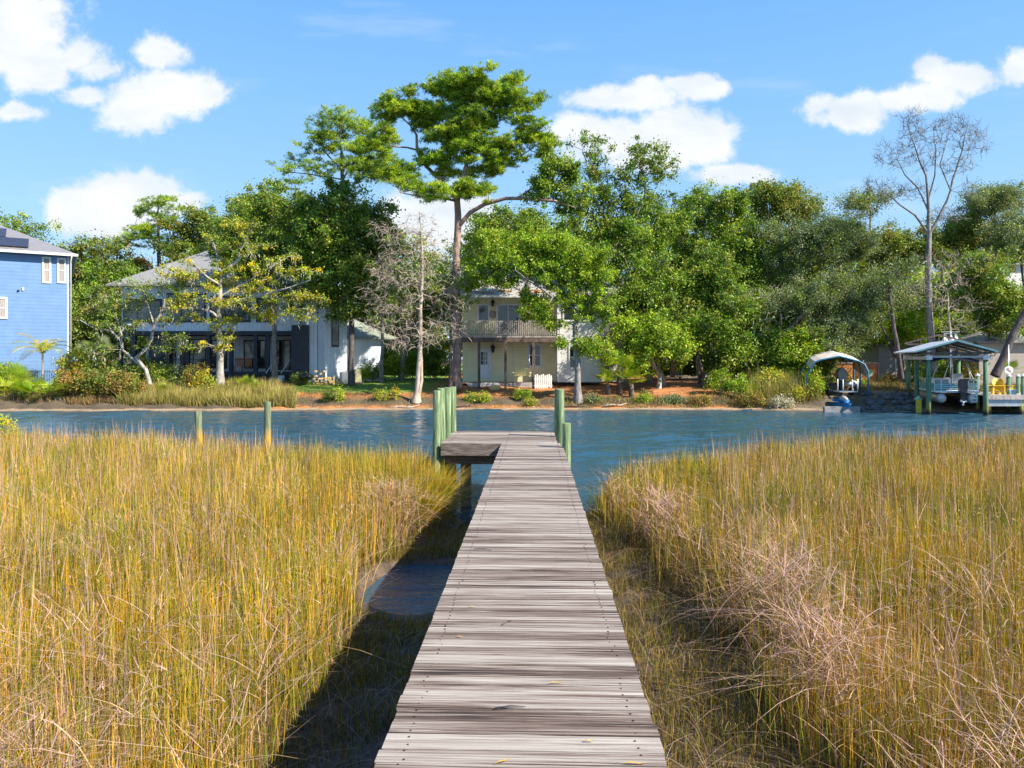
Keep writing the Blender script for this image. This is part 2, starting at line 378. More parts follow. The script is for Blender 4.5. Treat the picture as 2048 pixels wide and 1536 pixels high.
def tree(name, label, cat, d, trunks, blobs, pal='oak', bark='oak_bark', spacing=0.95, nleaf=90, rad=0.45, size=0.085,
         seed=1, group=None, kind='leaf', moss=0.0, tip=0.017, flat=0.75, wob=0.10, step=0.55, frac=0.33, pad=0.62, part='crown', rise=0.0, aspect=0.55):
    rg = np.random.default_rng(seed)
    tr = []
    for t in trunks: tr.append([(P(q[0], q[1], d+(q[3] if len(q) > 3 else 0)), q[2]) for q in t])
    org = tr[0][0][0].copy(); 
    root = empty(name, tuple(org), label, cat, group=group)
    T = blob_tips(rg, blobs, d, spacing) if blobs else np.zeros((0, 3))
    T = T[T[:, 2] > 0.9] if len(T) else T
    if len(T):          # every tip is a small spray of clumps with air round it
        kk = 5; T0 = T[rg.random(len(T)) < (0.23 if kind == 'pine' else frac)]; s_ = spacing*0.55
        T = np.repeat(T0, kk, 0)+rg.normal(size=(len(T0)*kk, 3))*np.array([s_, s_, s_*(0.62 if kind == 'pine' else pad)])
    pos, par, rd, kids = skeleton(rg, tr, T, tip=tip, wob=wob, step=step, rise=rise)
    V, Q = tubes(pos, par, rd, kids)
    if len(T): 
        a = P(0,0,1)
    me = np_mesh('trunk', V-org, Q, smooth=True); link('trunk', me, MT[bark], root)
    if kind == 'leaf' and len(T):
        cc = pick(rg, pal, len(T))*rg.uniform(0.75, 1.25, (len(T), 1))
        k = rg.poisson(nleaf*1.25, len(T)); size = size*1.0; c = np.repeat(T, k, 0); col = np.repeat(cc, k, 0)
        rr = np.repeat(rg.uniform(0.4, 1.05, len(T)), k)[:, None]*rad
        loose = np.where(rg.random((len(c), 1)) < 0.15, 1.9, 1.0); pts = c+rg.normal(size=c.shape)*rr*loose*np.array([0.62, 0.62, 0.62*min(1, flat*1.25)])
        mix = rg.random(len(pts)) < 0.25; col[mix] = pick(rg, pal, int(mix.sum()))
        V, Q, C = leaf_quads(rg, pts, size, col, aspect=aspect)
        link(part, np_mesh(part, V-org, Q, C), MT['leaf'], root)
    elif kind == 'pine' and len(T):
        k = 9; c = np.repeat(T, k, 0)+rg.normal(size=(len(T)*k, 3))*np.array([rad, rad, rad*0.4])
        col = np.repeat(pick(rg, pal, len(T))*rg.uniform(0.75, 1.25, (len(T), 1)), k, 0)
        V, Q, C = needle_quads(rg, c, nleaf, size, 0.034, col, up=0.7)
        link(part, np_mesh(part, V-org, Q, C), MT['leaf'], root)
    if moss > 0:
        idx = rg.choice(np.arange(1, len(pos)), int(len(pos)*moss)); 
        idx = idx[rd[idx] < 0.06]
        c = np.repeat(pos[idx], 9, 0); pts = c+rg.normal(size=c.shape)*np.array([0.12, 0.12, 0.1])-np.array([0, 0, 1])*rg.uniform(0, 0.45, (len(c), 1))
        n = len(pts); d_ = rnd_unit(rg, n)*0.5+np.array([0, 0, -0.9]); s_ = np.cross(d_, rnd_unit(rg, n)); s_ /= np.linalg.norm(s_, axis=1, keepdims=True)
        V = np.stack([pts, pts+d_*0.1+s_*0.02, pts+d_*0.24, pts+d_*0.1-s_*0.02], 1).reshape(-1, 3)
        C = np.repeat(pick(rg, 'moss', n), 4, 0)
        o = link('hanging_moss', np_mesh('hanging_moss', V-org, np.arange(4*n).reshape(n, 4), C), MT['leaf'], root)
    return root
def twiggy(name, label, cat, d, trunks, blobs, bark='dead_bark', spacing=0.5, seed=1, tip=0.010, ntw=7, tl=0.55, group=None, wob=0.08, step=0.4, rise=0.0, upb=0.5):
    """bare tree: skeleton plus fine twigs"""
    rg = np.random.default_rng(seed)
    tr = [[(P(q[0], q[1], d+(q[3] if len(q) > 3 else 0)), q[2]) for q in t] for t in trunks]
    org = tr[0][0][0].copy(); root = empty(name, tuple(org), label, cat, group=group)
    T = blob_tips(rg, blobs, d, spacing)
    pos, par, rd, kids = skeleton(rg, tr, T, tip=tip, wob=wob, step=step, rise=rise)
    V, Q = tubes(pos, par, rd, kids)
    link('trunk', np_mesh('trunk', V-org, Q, smooth=True), MT[bark], root)
    idx = np.where(rd < 0.035)[0]; idx = np.repeat(idx, ntw); n = len(idx)
    p0 = pos[idx]; grow = pos[idx]-pos[par[idx]]; grow /= np.linalg.norm(grow, axis=1, keepdims=True)+1e-9
    d_ = grow*0.8+rnd_unit(rg, n)*0.9+np.array([0, 0, upb*0.4]); d_ /= np.linalg.norm(d_, axis=1, keepdims=True)
    l = rg.uniform(0.3, 1, n)[:, None]*tl; s_ = np.cross(d_, rnd_unit(rg, n)); s_ /= np.linalg.norm(s_, axis=1, keepdims=True)
    w = 0.009; mid = p0+d_*l*0.5+rnd_unit(rg, n)*0.05; end = p0+d_*l+np.array([0, 0, 0.05*upb])
    V = np.stack([p0-s_*w, p0+s_*w, mid+s_*w*0.8, mid-s_*w*0.8, end+s_*w*0.3, end-s_*w*0.3], 1).reshape(-1, 3)
    b = np.arange(n)[:, None]*6; Q = np.concatenate([b+np.array([0, 1, 2, 3]), b+np.array([3, 2, 4, 5])])
    link('twigs', np_mesh('twigs', V-org, Q), MT[bark], root)
    return root

# ------------------------------------------------------------------ the setting: water, mud, banks
def sstep(a, b, x): t = np.clip((x-a)/(b-a), 0, 1); return t*t*(3-2*t)
def vnoise(x, y, s=1.0, seed=0):
    x = np.asarray(x)*s; y = np.asarray(y)*s; t = 0
    for k in range(4):
        f = 2**k; t = t+np.sin(x*f*1.13+seed*1.7+k*2.1+1.3*np.sin(y*f*0.83+k))*np.cos(y*f*1.07+seed*0.9+k*1.3+1.1*np.sin(x*f*0.71))/f
    return t/1.9
def grid(name, xs, ys, zf, cf, mat, kind='structure'):
    X, Y = np.meshgrid(xs, ys); Z = zf(X, Y); V = np.stack([X, Y, Z], -1).reshape(-1, 3)
    nx, ny = len(xs), len(ys); i = np.arange(nx*ny).reshape(ny, nx)
    Q = np.stack([i[:-1, :-1], i[:-1, 1:], i[1:, 1:], i[1:, :-1]], -1).reshape(-1, 4)
    C = cf(X.ravel(), Y.ravel()) if cf else None
    o = link(name, np_mesh(name, V, Q, C, smooth=True), mat); return tag(o, kind=kind)

m, t, p = newmat('creek_water')
p.inputs['Base Color'].default_value = (0.024, 0.070, 0.108, 1); p.inputs['Roughness'].default_value = 0.05; p.inputs['IOR'].default_value = 1.33
tcn = N(t, 'ShaderNodeTexCoord'); mpn = N(t, 'ShaderNodeMapping'); mpn.inputs['Scale'].default_value = (0.5, 1.5, 1); L(t, tcn.outputs['Object'], mpn.inputs[0])
n1 = N(t, 'ShaderNodeTexNoise', i_Scale=1.6, i_Detail=5.0, i_Roughness=0.6, i_Distortion=0.6); L(t, mpn.outputs[0], n1.inputs['Vector'])
n2 = N(t, 'ShaderNodeTexNoise', i_Scale=6.5, i_Detail=3.0, i_Roughness=0.6, i_Distortion=0.4); L(t, mpn.outputs[0], n2.inputs['Vector'])
n3 = N(t, 'ShaderNodeTexNoise', i_Scale=0.16, i_Detail=3.0); L(t, mpn.outputs[0], n3.inputs['Vector'])
hh = M2(t, 'MULTIPLY', M2(t, 'MULTIPLY_ADD', n2.outputs['Fac'], 0.35, n1.outputs['Fac']), M2(t, 'MULTIPLY_ADD', n3.outputs['Fac'], 2.4, -0.35, clamp=False))
b = N(t, 'ShaderNodeBump', i_Strength=1.0, i_Distance=0.05); L(t, hh, b.inputs['Height']); L(t, b.outputs[0], p.inputs['Normal'])
MT['water'] = m
def sheet(name, x0, x1, y0, y1, z, mat, kind='structure'):
    me = np_mesh(name, [(x0, y0, z), (x1, y0, z), (x1, y1, z), (x0, y1, z)], [(0, 1, 2, 3)]); o = link(name, me, mat); return tag(o, kind=kind)
rgw = np.random.default_rng(77); WV = []
for k_ in range(46):
    lam = 0.32*(9.0**rgw.random()); th = rgw.normal(math.pi/2, 0.55); WV.append((2*math.pi/lam*math.cos(th), 2*math.pi/lam*math.sin(th), rgw.uniform(0, 6.283), lam*0.0060))
def wave_z(X, Y):
    Z = np.zeros_like(X)
    for kx, ky, ph, a_ in WV: Z += a_*np.sin(kx*X+ky*Y+ph)
    gust = 0.75+0.35*vnoise(X, Y*1.6, 0.12, 9)
    calm = sstep(11, 15, Y)*(1-sstep(43.5, 46, Y))*sstep(-52, -44, X)*(1-sstep(44, 52, X))
    return Z*gust*np.clip(calm, 0.15, 1)*(0.6+0.4*sstep(14, 22, Y))
xs = np.concatenate([[-400, -150, -80], np.arange(-52, 52, 0.12), [80, 150, 400]]); ys = np.concatenate([[-60, -20, 0], np.linspace(2, 12, 40), np.arange(12.06, 44.5, 0.06), [46, 60]])
grid('water', xs, ys, wave_z, None, MT['water'])

LX = [-60, -14, -9.5, -7, -4, -2.6, -1.6, -1, 0.5, 1.5, 2.2, 4, 6, 8, 14, 60]
LY = [21.8, 20.8, 20.3, 19.1, 17.6, 16.8, 16.2, 13.6, 12.8, 14.4, 15.6, 16.8, 18.3, 19.6, 20.8, 22.6]
def shoreL(x): return np.interp(x, LX, LY)+0.25*np.sin(np.asarray(x)*2.3)+0.15*np.sin(np.asarray(x)*5.1+1)
def near_z(X, Y):
    z = 0.14*sstep(-0.3, 0.9, shoreL(X)-Y)-0.55*(1-sstep(-1.6, -0.1, shoreL(X)-Y))+0.025*vnoise(X, Y, 1.7, 2)
    strip = sstep(-1.9, -1.6, X)*(1-sstep(1.9, 2.3, X)); z = z-0.05*strip
    e = np.sqrt(((X+1.15)/0.85)**2+((Y-9.75)/1.15)**2)+0.12*vnoise(X, Y, 3, 5)
    return z-0.22*(1-sstep(0.75, 1.1, e))
MT['mud'] = simple('marsh_mud', (0.028, 0.018, 0.012), (0.13, 0.085, 0.052), 6, 0.75, bump=0.9)
xs = np.concatenate([np.linspace(-60, -6, 60), np.linspace(-5.8, 5.8, 150), np.linspace(6, 60, 60)])
grid('marsh_mud', xs, np.concatenate([np.linspace(-25, 1, 20), np.linspace(1.2, 26, 210)]), near_z, None, MT['mud'])
sheet('creek_bed', -300, 300, 24, 60, -0.62, MT['mud'])

def sl(x): return np.interp(x, [-60, -30, -20, -12, -5, 15, 18, 22, 60], [41.8, 42.2, 42.7, 43.2, 43.6, 43.6, 42.6, 41.8, 41.0])+0.18*np.sin(np.asarray(x)*1.9)+0.1*np.sin(np.asarray(x)*4.7)
def far_z(X, Y):
    h = np.interp(Y-sl(X), [-3, 0, 0.9, 1.3, 2.2, 4, 8, 14, 60, 2000], [-1.0, 0, 0.14, 0.30, 0.62, 1.0, 1.34, 1.45, 1.6, 1.6])
    steep = sstep(14, 16, X); h = np.where(Y-sl(X) > 0.3, h, h)
    return h+0.05*vnoise(X, Y, 0.8, 1)*sstep(0.5, 3, Y-sl(X))+0.012*vnoise(X, Y, 4, 3)
def far_c(X, Y):
    d = Y-sl(X); rg = np.random.default_rng(3)
    n = vnoise(X, Y, 0.55, 4); n2_ = vnoise(X, Y, 2.3, 6)
    sand = np.array([0.36, 0.26, 0.165]); wet = np.array([0.13, 0.09, 0.055]); straw = np.array([0.60, 0.23, 0.06]); litter_shadow = np.array([0.20, 0.085, 0.04])
    lawn = np.array([0.17, 0.27, 0.03]); dirt = np.array([0.09, 0.065, 0.04])
    C = np.zeros((len(X), 3))+dirt
    f = np.clip(0.5+0.45*n2_+0.55*vnoise(X, Y*2.2, 3.7, 13)+rg.normal(0, 0.22, len(X)), 0, 1)[:, None]; C = straw*f+litter_shadow*(1-f)  # darker streaks: straw litter together with shadow streaks painted into the ground
    lw = (sstep(-15.5, -14, X)*(1-sstep(-6.2, -4.6, X+0.6*n2_))*sstep(3.2, 4.2, d+0.5*n))[:, None]; C = C*(1-lw)+lawn*lw*(0.8+0.3*f)+(1-f)*lw*lawn*0.1
    left = (1-sstep(-17, -15, X))[:, None]; C = C*(1-left)+dirt*left
    rt = sstep(12.5, 15, X)[:, None]; gr = np.array([0.30, 0.22, 0.13]); C = C*(1-rt)+(gr*f+dirt*(1-f))*rt
    bank = ((1-sstep(2.0, 3.0, d+0.5*n))*sstep(0.9, 1.4, d))[:, None]; C = C*(1-bank)+(dirt*1.2)*bank
    s = (1-sstep(0.55, 0.85, d+0.25*n2_))[:, None]; C = C*(1-s)+sand*s
    w = (1-sstep(0.12, 0.4, d+0.08*n2_))[:, None]; C = C*(1-w)+wet*w
    return C*rg.uniform(0.9, 1.1, (len(X), 1))
MT['bank'] = simple('bank_earth', (0.5, 0.5, 0.5), (1.25, 1.25, 1.25), 9, 0.95, bump=0.7, tint=True, detail=9)
xs = np.concatenate([np.linspace(-900, -65, 12), np.linspace(-60, 60, 601), np.linspace(65, 900, 12)])
grid('far_bank', xs, np.concatenate([np.linspace(40, 60, 161), np.linspace(60.5, 140, 40), [200, 400, 900, 1500]]), far_z, far_c, MT['bank'])
def gz(x, y): return float(far_z(np.array([float(x)]), np.array([float(y)]))[0])

# ------------------------------------------------------------------ marsh grass
GOLD = np.array([[0.52, 0.285, 0.018], [0.42, 0.275, 0.016], [0.25, 0.25, 0.012], [0.12, 0.19, 0.01], [0.54, 0.335, 0.05]])
DEAD = np.array([[0.56, 0.38, 0.31], [0.44, 0.28, 0.24], [0.54, 0.36, 0.16], [0.27, 0.16, 0.13]])
def blades(rg, x, y, z, h, w, lean, bend, col, tipc=None, la=None):
    n = len(x); yaw = rg.uniform(0, 2*math.pi, n); la = rg.uniform(0, 2*math.pi, n) if la is None else la
    s = np.stack([np.cos(yaw), np.sin(yaw), np.zeros(n)], 1)
    ld = np.stack([np.cos(la), np.sin(la), np.zeros(n)], 1)*lean[:, None]
    b0 = np.stack([x, y, z], 1); up = np.array([0, 0, 1.0]); H = h[:, None]; B = bend[:, None]
    lv = []
    ks = (0.0, 0.35, 0.7, 1.0); ws = (1.0, 0.9, 0.62, 0.12)
    cs = []
    for k, wk in zip(ks, ws):
        q = b0+(ld*k+ld*B*k*k)*H+up*H*(k-(0.35*(lean[:, None]+lean[:, None]*B)*k*k))
        lv += [q-s*(w*wk/2)[:, None], q+s*(w*wk/2)[:, None]]
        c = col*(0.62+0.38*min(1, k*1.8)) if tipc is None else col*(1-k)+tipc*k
        cs += [c, c]
    V = np.stack(lv, 1).reshape(-1, 3); C = np.stack(cs, 1).reshape(-1, 3)
    b = np.arange(n)[:, None]*8
    Q = np.concatenate([b+np.array([0, 1, 3, 2]), b+np.array([2, 3, 5, 4]), b+np.array([4, 5, 7, 6])])
    return V, Q, C
def join(parts):
    V = []; Q = []; C = []; k = 0
    for v_, q_, c_ in parts: V.append(v_); Q.append(q_+k); C.append(c_); k += len(v_)
    return np.concatenate(V), np.concatenate(Q), np.concatenate(C)
def lb(y): return np.interp(y, [0, 8.0, 8.7, 10.6, 11.2, 12.3, 15.2, 16.5], [-1.68, -1.72, -1.98, -1.95, -1.62, -1.42, -1.40, -1.7])
def rb(y): return np.interp(y, [0, 5, 8, 10, 12, 13.2, 15], [2.15, 2.2, 2.2, 2.1, 1.95, 1.62, 1.62])
def marsh(side, seed):
    rg = np.random.default_rng(seed); parts = []
    for (y0, y1, dens, w) in ((2.6, 6.5, 1500, 0.0048), (6.5, 10, 1050, 0.0064), (10, 14, 800, 0.0085), (14, 18, 680, 0.011), (18, 23, 560, 0.014)):
        X1 = 0.80*y1+2.5; n = int(dens*(y1-y0)*X1)
        x = rg.uniform(0, X1, n)*side; y = rg.uniform(y0, y1, n)
        keep = (np.abs(x) < 0.78*y+1.6) & (y < shoreL(x)-0.05+rg.normal(0, 0.15, n))
        ed = rg.normal(0, 0.07, n)+0.06*np.sin(y*3.1)
        keep &= (x < lb(y)+ed) if side < 0 else (x > rb(y)+ed*1.8+0.1*np.sin(y*1.9))
        x = x[keep]; y = y[keep]; n = len(x); z = near_z(x, y)-0.02
        pn = vnoise(x, y, 0.55, 7+side); pn2 = vnoise(x, y, 1.5, 3+side)
        deadp = np.clip(0.26+0.38*pn2+0.10*sstep(7, 3, y)*1.0+(0.28*np.exp(-((x-2.7)/0.8)**2) if side > 0 else 0.12*np.exp(-((x+2.2)/0.6)**2)*(y > 9)), 0.05, 0.75)
        dead = rg.random(n) < deadp
        h = (0.84+0.10*pn+0.07*vnoise(x, y, 3.2, 21)+rg.normal(0, 0.13, n))*(0.92+0.1*sstep(4, 12, y)); h = np.clip(h, 0.25, 1.3)
        if side > 0: h *= 0.72+0.28*sstep(0.0, 0.5, x-rb(y))
        else: h *= 0.8+0.2*sstep(0.0, 0.4, lb(y)-x)
        if side < 0: h *= 1+0.30*np.exp(-(((x+1.9)/0.9)**2+((y-13.6)/1.6)**2))
        lean = np.abs(rg.normal(0, 0.10, n)); bend = rg.uniform(0, 1.0, n)
        green = np.clip(0.5+0.5*vnoise(x, y, 0.9, 11), 0, 1)
        ci = np.where(rg.random(n) < 0.22+0.62*green, rg.integers(2, 4, n), rg.choice([0, 1, 4, 2], n))
        col = GOLD[ci]*rg.uniform(0.5, 1.7, (n, 1))*(1+0.22*vnoise(x, y, 2.1, 31))[:, None]
        col[dead] = DEAD[rg.integers(0, 4, int(dead.sum()))]*rg.uniform(0.6, 1.5, (int(dead.sum()), 1))
        lean[dead] = np.abs(rg.normal(0, 0.30, int(dead.sum()))); h[dead] *= rg.uniform(0.55, 1.02, int(dead.sum())); bend[dead] *= 1.6
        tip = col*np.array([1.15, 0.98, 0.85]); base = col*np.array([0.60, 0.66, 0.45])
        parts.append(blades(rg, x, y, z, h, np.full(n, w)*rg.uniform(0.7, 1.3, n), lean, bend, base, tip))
    # short curled dead leaf bits caught among the stems
    n = 26000; y = 2.7+19*rg.random(n)**0.75; x = side*(1.6+rg.random(n)*0.78*y); pn2 = vnoise(x, y, 1.5, 3+side)
    keep = (y < shoreL(x)) & ((x < lb(y)) if side < 0 else (x > rb(y))) & (pn2 > -0.5+0.6*rg.normal(0, 1, n)); x = x[keep]; y = y[keep]; n = len(x)
    parts.append(blades(rg, x, y, near_z(x, y)+rg.uniform(0.25, 0.85, n), rg.uniform(0.03, 0.09, n), np.full(n, 0.005)+0.0005*y, rg.uniform(0.2, 2.2, n), rg.uniform(-1, 1.5, n),
                        DEAD[rg.integers(0, 4, n)]*0.95, DEAD[rg.integers(0, 4, n)]))
    # pale matted brush where old stems have fallen over one another
    for (bx_, by_, rx_, ry_, nb) in (((2.75, 7.6, 0.30, 0.7, 900), (2.50, 5.9, 0.25, 0.6, 650), (3.1, 9.4, 0.35, 0.5, 450), (3.9, 4.6, 0.5, 0.4, 450), (2.3, 11.3, 0.25, 0.5, 380), (2.9, 3.9, 0.4, 0.4, 500), (4.4, 7.0, 0.5, 0.6, 260)) if side > 0 else ((-1.95, 12.0, 0.3, 0.5, 900), (-3.2, 4.0, 0.9, 0.4, 1000), (-3.7, 5.6, 0.9, 0.6, 450), (-5.0, 8.5, 1.0, 1.0, 400))):
        x = rg.normal(bx_, rx_*0.6, nb); y = rg.normal(by_, ry_*0.6, nb)
        k_ = (x < lb(y)+0.15) if side < 0 else (x > rb(y)-0.1); x, y = x[k_], y[k_]; nb = len(x)
        parts.append(blades(rg, x, y, near_z(x, y)+rg.uniform(0.1, 0.8, nb), rg.uniform(0.12, 0.42, nb), np.full(nb, 0.0045)+0.0003*y, rg.uniform(0.4, 2.4, nb), rg.uniform(-0.8, 1.2, nb),
                            DEAD[rg.integers(0, 4, nb)]*rg.uniform(0.7, 1.3, (nb, 1))*np.array([1.0, 0.96, 1.04]), DEAD[rg.integers(0, 4, nb)]*rg.uniform(0.8, 1.4, (nb, 1))))
    if side < 0:        # the fountain-like green tuft beside the end of the walk
        for (bx_, by_, rr_, nb, hh_) in ((-1.62, 13.5, 0.33, 1500, 1.2), (-1.75, 12.5, 0.28, 1000, 1.05), (-2.3, 13.9, 0.35, 900, 1.15)):
            a_ = rg.uniform(0, 6.283, nb); r_ = rr_*rg.random(nb)**0.6; x = bx_+r_*np.cos(a_); y = by_+r_*np.sin(a_)
            cc = GOLD[rg.choice([1, 2, 3, 2, 0], nb)]*rg.uniform(0.7, 1.7, (nb, 1))
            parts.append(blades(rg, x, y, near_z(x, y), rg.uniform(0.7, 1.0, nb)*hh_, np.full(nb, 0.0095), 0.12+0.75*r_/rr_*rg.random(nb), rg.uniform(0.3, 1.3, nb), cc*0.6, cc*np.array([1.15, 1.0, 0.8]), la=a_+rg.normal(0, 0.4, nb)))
    # tall thin flower stalks standing above the rest
    n = 4200; y = 2.8+19*rg.random(n)**0.5; x = side*rg.uniform(0.2, 0.78, n)*y+side*1.0
    keep = (y < shoreL(x)) & ((x < lb(y)) if side < 0 else (x > rb(y)+0.5)); x = x[keep]; y = y[keep]; n = len(x)
    parts.append(blades(rg, x, y, near_z(x, y), rg.uniform(0.95, 1.36, n), np.full(n, 0.006)+0.0004*y, np.abs(rg.normal(0, 0.13, n)), rg.uniform(0, 1, n),
                        DEAD[rg.integers(0, 4, n)]*0.8, DEAD[rg.integers(0, 4, n)]))
    # tangled fallen stems
    n = 4600; y = 2.8+16*rg.random(n)**0.8; x = side*(1.7+rg.random(n)**1.6*0.75*y)
    pn2 = vnoise(x, y, 1.2, 3+side)
    keep = (y < shoreL(x)) & ((x < lb(y)) if side < 0 else (x > rb(y))) & (pn2 > -0.25+0.25*rg.normal(0, 1, n)); x = x[keep]; y = y[keep]; n = len(x)
    parts.append(blades(rg, x, y, near_z(x, y)+rg.uniform(0.15, 0.65, n), rg.uniform(0.2, 0.5, n), np.full(n, 0.006)+0.0003*y, rg.uniform(0.7, 1.5, n), rg.uniform(-0.4, 0.4, n),
                        DEAD[rg.integers(0, 4, n)]*0.9, DEAD[rg.integers(0, 4, n)]))
    V, Q, C = join(parts)
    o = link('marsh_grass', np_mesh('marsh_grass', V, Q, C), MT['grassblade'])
    tag(o, 'golden needle rush marsh on the %s side of the wooden boardwalk' % ('left' if side < 0 else 'right'), 'marsh grass', kind='stuff')
marsh(-1, 5); marsh(1, 9)
rg = np.random.default_rng(17)      # low stubble and dead litter beside the boardwalk
parts = []
n = 80000; y = rg.uniform(2.6, 14.5, n); sd_ = rg.random(n) < 0.5; x = np.where(sd_, rg.uniform(-2.0, -0.25, n), rg.uniform(0.45, 2.6, n))
e = np.sqrt(((x+1.05)/1.05)**2+((y-9.55)/1.35)**2); keep = (e > 1.0) & (vnoise(x, y, 3.2, 8) > -0.4+0.35*rg.normal(0, 0.6, n)) & (y < shoreL(x)+0.3); x = x[keep]; y = y[keep]; n = len(x)
cc = np.array([[0.36, 0.24, 0.025], [0.25, 0.24, 0.018], [0.20, 0.11, 0.03], [0.14, 0.16, 0.012], [0.45, 0.30, 0.05]])[rg.integers(0, 5, n)]*rg.uniform(0.6, 1.2, (n, 1))
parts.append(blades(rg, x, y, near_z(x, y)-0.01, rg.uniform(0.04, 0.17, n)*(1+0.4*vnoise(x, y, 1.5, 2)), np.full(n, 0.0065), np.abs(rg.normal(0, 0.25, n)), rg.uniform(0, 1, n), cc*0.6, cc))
n = 4500; y = rg.uniform(2.6, 13.5, n); x = np.where(rg.random(n) < 0.5, rg.uniform(-2.0, -0.3, n), rg.uniform(0.5, 2.7, n))
e = np.sqrt(((x+1.05)/1.05)**2+((y-9.55)/1.35)**2); keep = (e > 1.1); x = x[keep]; y = y[keep]; n = len(x)
cc = np.array([[0.16, 0.10, 0.06], [0.28, 0.20, 0.13], [0.10, 0.06, 0.035], [0.38, 0.28, 0.18]])[rg.integers(0, 4, n)]
parts.append(blades(rg, x, y, near_z(x, y)+rg.uniform(0.01, 0.08, n), rg.uniform(0.08, 0.32, n), np.full(n, 0.005), rg.uniform(1.6, 2.6, n), rg.uniform(-0.3, 0.1, n), cc, cc))
V, Q, C = join(parts)
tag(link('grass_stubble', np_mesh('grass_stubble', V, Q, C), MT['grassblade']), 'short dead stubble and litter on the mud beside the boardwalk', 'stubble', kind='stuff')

# ------------------------------------------------------------------ boardwalk
m, t, p = newmat('weathered_boards')
tcn = N(t, 'ShaderNodeTexCoord'); at = N(t, 'ShaderNodeAttribute', attribute_name='tint'); sx = N(t, 'ShaderNodeSeparateColor'); L(t, at.outputs['Color'], sx.inputs[0])
off = N(t, 'ShaderNodeCombineXYZ'); L(t, M2(t, 'MULTIPLY', sx.outputs[2], 40.0), off.inputs[0]); L(t, M2(t, 'MULTIPLY', sx.outputs[1], 9.0), off.inputs[2])
va = N(t, 'ShaderNodeVectorMath', operation='ADD'); L(t, tcn.outputs['Object'], va.inputs[0]); L(t, off.outputs[0], va.inputs[1])
mpn = N(t, 'ShaderNodeMapping'); mpn.inputs['Scale'].default_value = (1.1, 60, 14); L(t, va.outputs[0], mpn.inputs[0])
g1 = N(t, 'ShaderNodeTexNoise', i_Scale=1.0, i_Detail=8.0, i_Roughness=0.68, i_Distortion=0.9); L(t, mpn.outputs[0], g1.inputs['Vector'])
mp2 = N(t, 'ShaderNodeMapping'); mp2.inputs['Scale'].default_value = (0.5, 9.0, 3); L(t, va.outputs[0], mp2.inputs[0])
g2 = N(t, 'ShaderNodeTexNoise', i_Scale=1.0, i_Detail=4.0, i_Roughness=0.6, i_Distortion=0.5); L(t, mp2.outputs[0], g2.inputs['Vector'])
s1 = M2(t, 'MULTIPLY_ADD', g2.outputs['Fac'], 0.38, M2(t, 'MULTIPLY', g1.outputs['Fac'], 0.80))
s2 = M2(t, 'ADD', s1, M2(t, 'MULTIPLY', sx.outputs[0], 0.13))
c = ramp(t, s2, [(0.525, (0.022, 0.014, 0.010)), (0.585, (0.09, 0.054, 0.040)), (0.635, (0.19, 0.138, 0.112)), (0.70, (0.30, 0.25, 0.212)), (0.82, (0.46, 0.415, 0.355))])
L(t, c, p.inputs['Base Color']); p.inputs['Roughness'].default_value = 0.85
b = N(t, 'ShaderNodeBump', i_Strength=0.7, i_Distance=0.012); L(t, g1.outputs['Fac'], b.inputs['Height']); L(t, b.outputs[0], p.inputs['Normal'])
MT['boards'] = m
MT['beam'] = simple('old_beam', (0.05, 0.032, 0.025), (0.28, 0.22, 0.19), 3, 0.9, (1.2, 14, 14), 0.7)
def pilemat(name, lo, hi, zy=None):
    m, t, p = newmat(name)
    tcn = N(t, 'ShaderNodeTexCoord'); mpn = N(t, 'ShaderNodeMapping'); mpn.inputs['Scale'].default_value = (16, 16, 1.1); L(t, tcn.outputs['Object'], mpn.inputs[0])
    n = N(t, 'ShaderNodeTexNoise', i_Scale=1.4, i_Detail=7.0, i_Roughness=0.66); L(t, mpn.outputs[0], n.inputs['Vector'])
    c = ramp(t, n.outputs['Fac'], [(0.33, tuple(0.22*x for x in lo)), (0.40, tuple(0.75*x for x in lo)), (0.50, lo), (0.62, hi), (0.72, tuple(min(1, 1.25*x) for x in hi))])
    if zy is not None:      # lichen and algae stain near the water
        sp = N(t, 'ShaderNodeSeparateXYZ'); L(t, tcn.outputs['Object'], sp.inputs[0])
        f = M2(t, 'ADD', sp.outputs['Z'], M2(t, 'MULTIPLY', n.outputs['Fac'], 0.5))
        mr_ = N(t, 'ShaderNodeMapRange', clamp=True); L(t, f, mr_.inputs['Value']); mr_.inputs['From Min'].default_value = zy[0]; mr_.inputs['From Max'].default_value = zy[1]
        mm = N(t, 'ShaderNodeMix', data_type='RGBA'); L(t, mr_.outputs[0], mm.inputs[0]); mm.inputs[6].default_value = (*zy[2], 1); L(t, c, mm.inputs[7]); c = mm.outputs[2]
        md = N(t, 'ShaderNodeMapRange', clamp=True); L(t, f, md.inputs['Value']); md.inputs['From Min'].default_value = zy[3]; md.inputs['From Max'].default_value = zy[3]+0.2
        mm = N(t, 'ShaderNodeMix', data_type='RGBA'); L(t, md.outputs[0], mm.inputs[0]); mm.inputs[6].default_value = (0.05, 0.035, 0.02, 1); L(t, c, mm.inputs[7]); c = mm.outputs[2]
    L(t, c, p.inputs['Base Color']); p.inputs['Roughness'].default_value = 0.85
    b = N(t, 'ShaderNodeBump', i_Strength=0.6, i_Distance=0.02); L(t, n.outputs['Fac'], b.inputs['Height']); L(t, b.outputs[0], p.inputs['Normal'])
    return m
MT['pile'] = pilemat('treated_pile', (0.13, 0.20, 0.09), (0.30, 0.36, 0.20), (0.55, 1.25, (0.32, 0.25, 0.03), 0.25))
MT['pile_rust'] = pilemat('treated_pile_lichen', (0.12, 0.15, 0.08), (0.27, 0.29, 0.17), (1.15, 1.5, (0.55, 0.30, 0.02), 0.1))
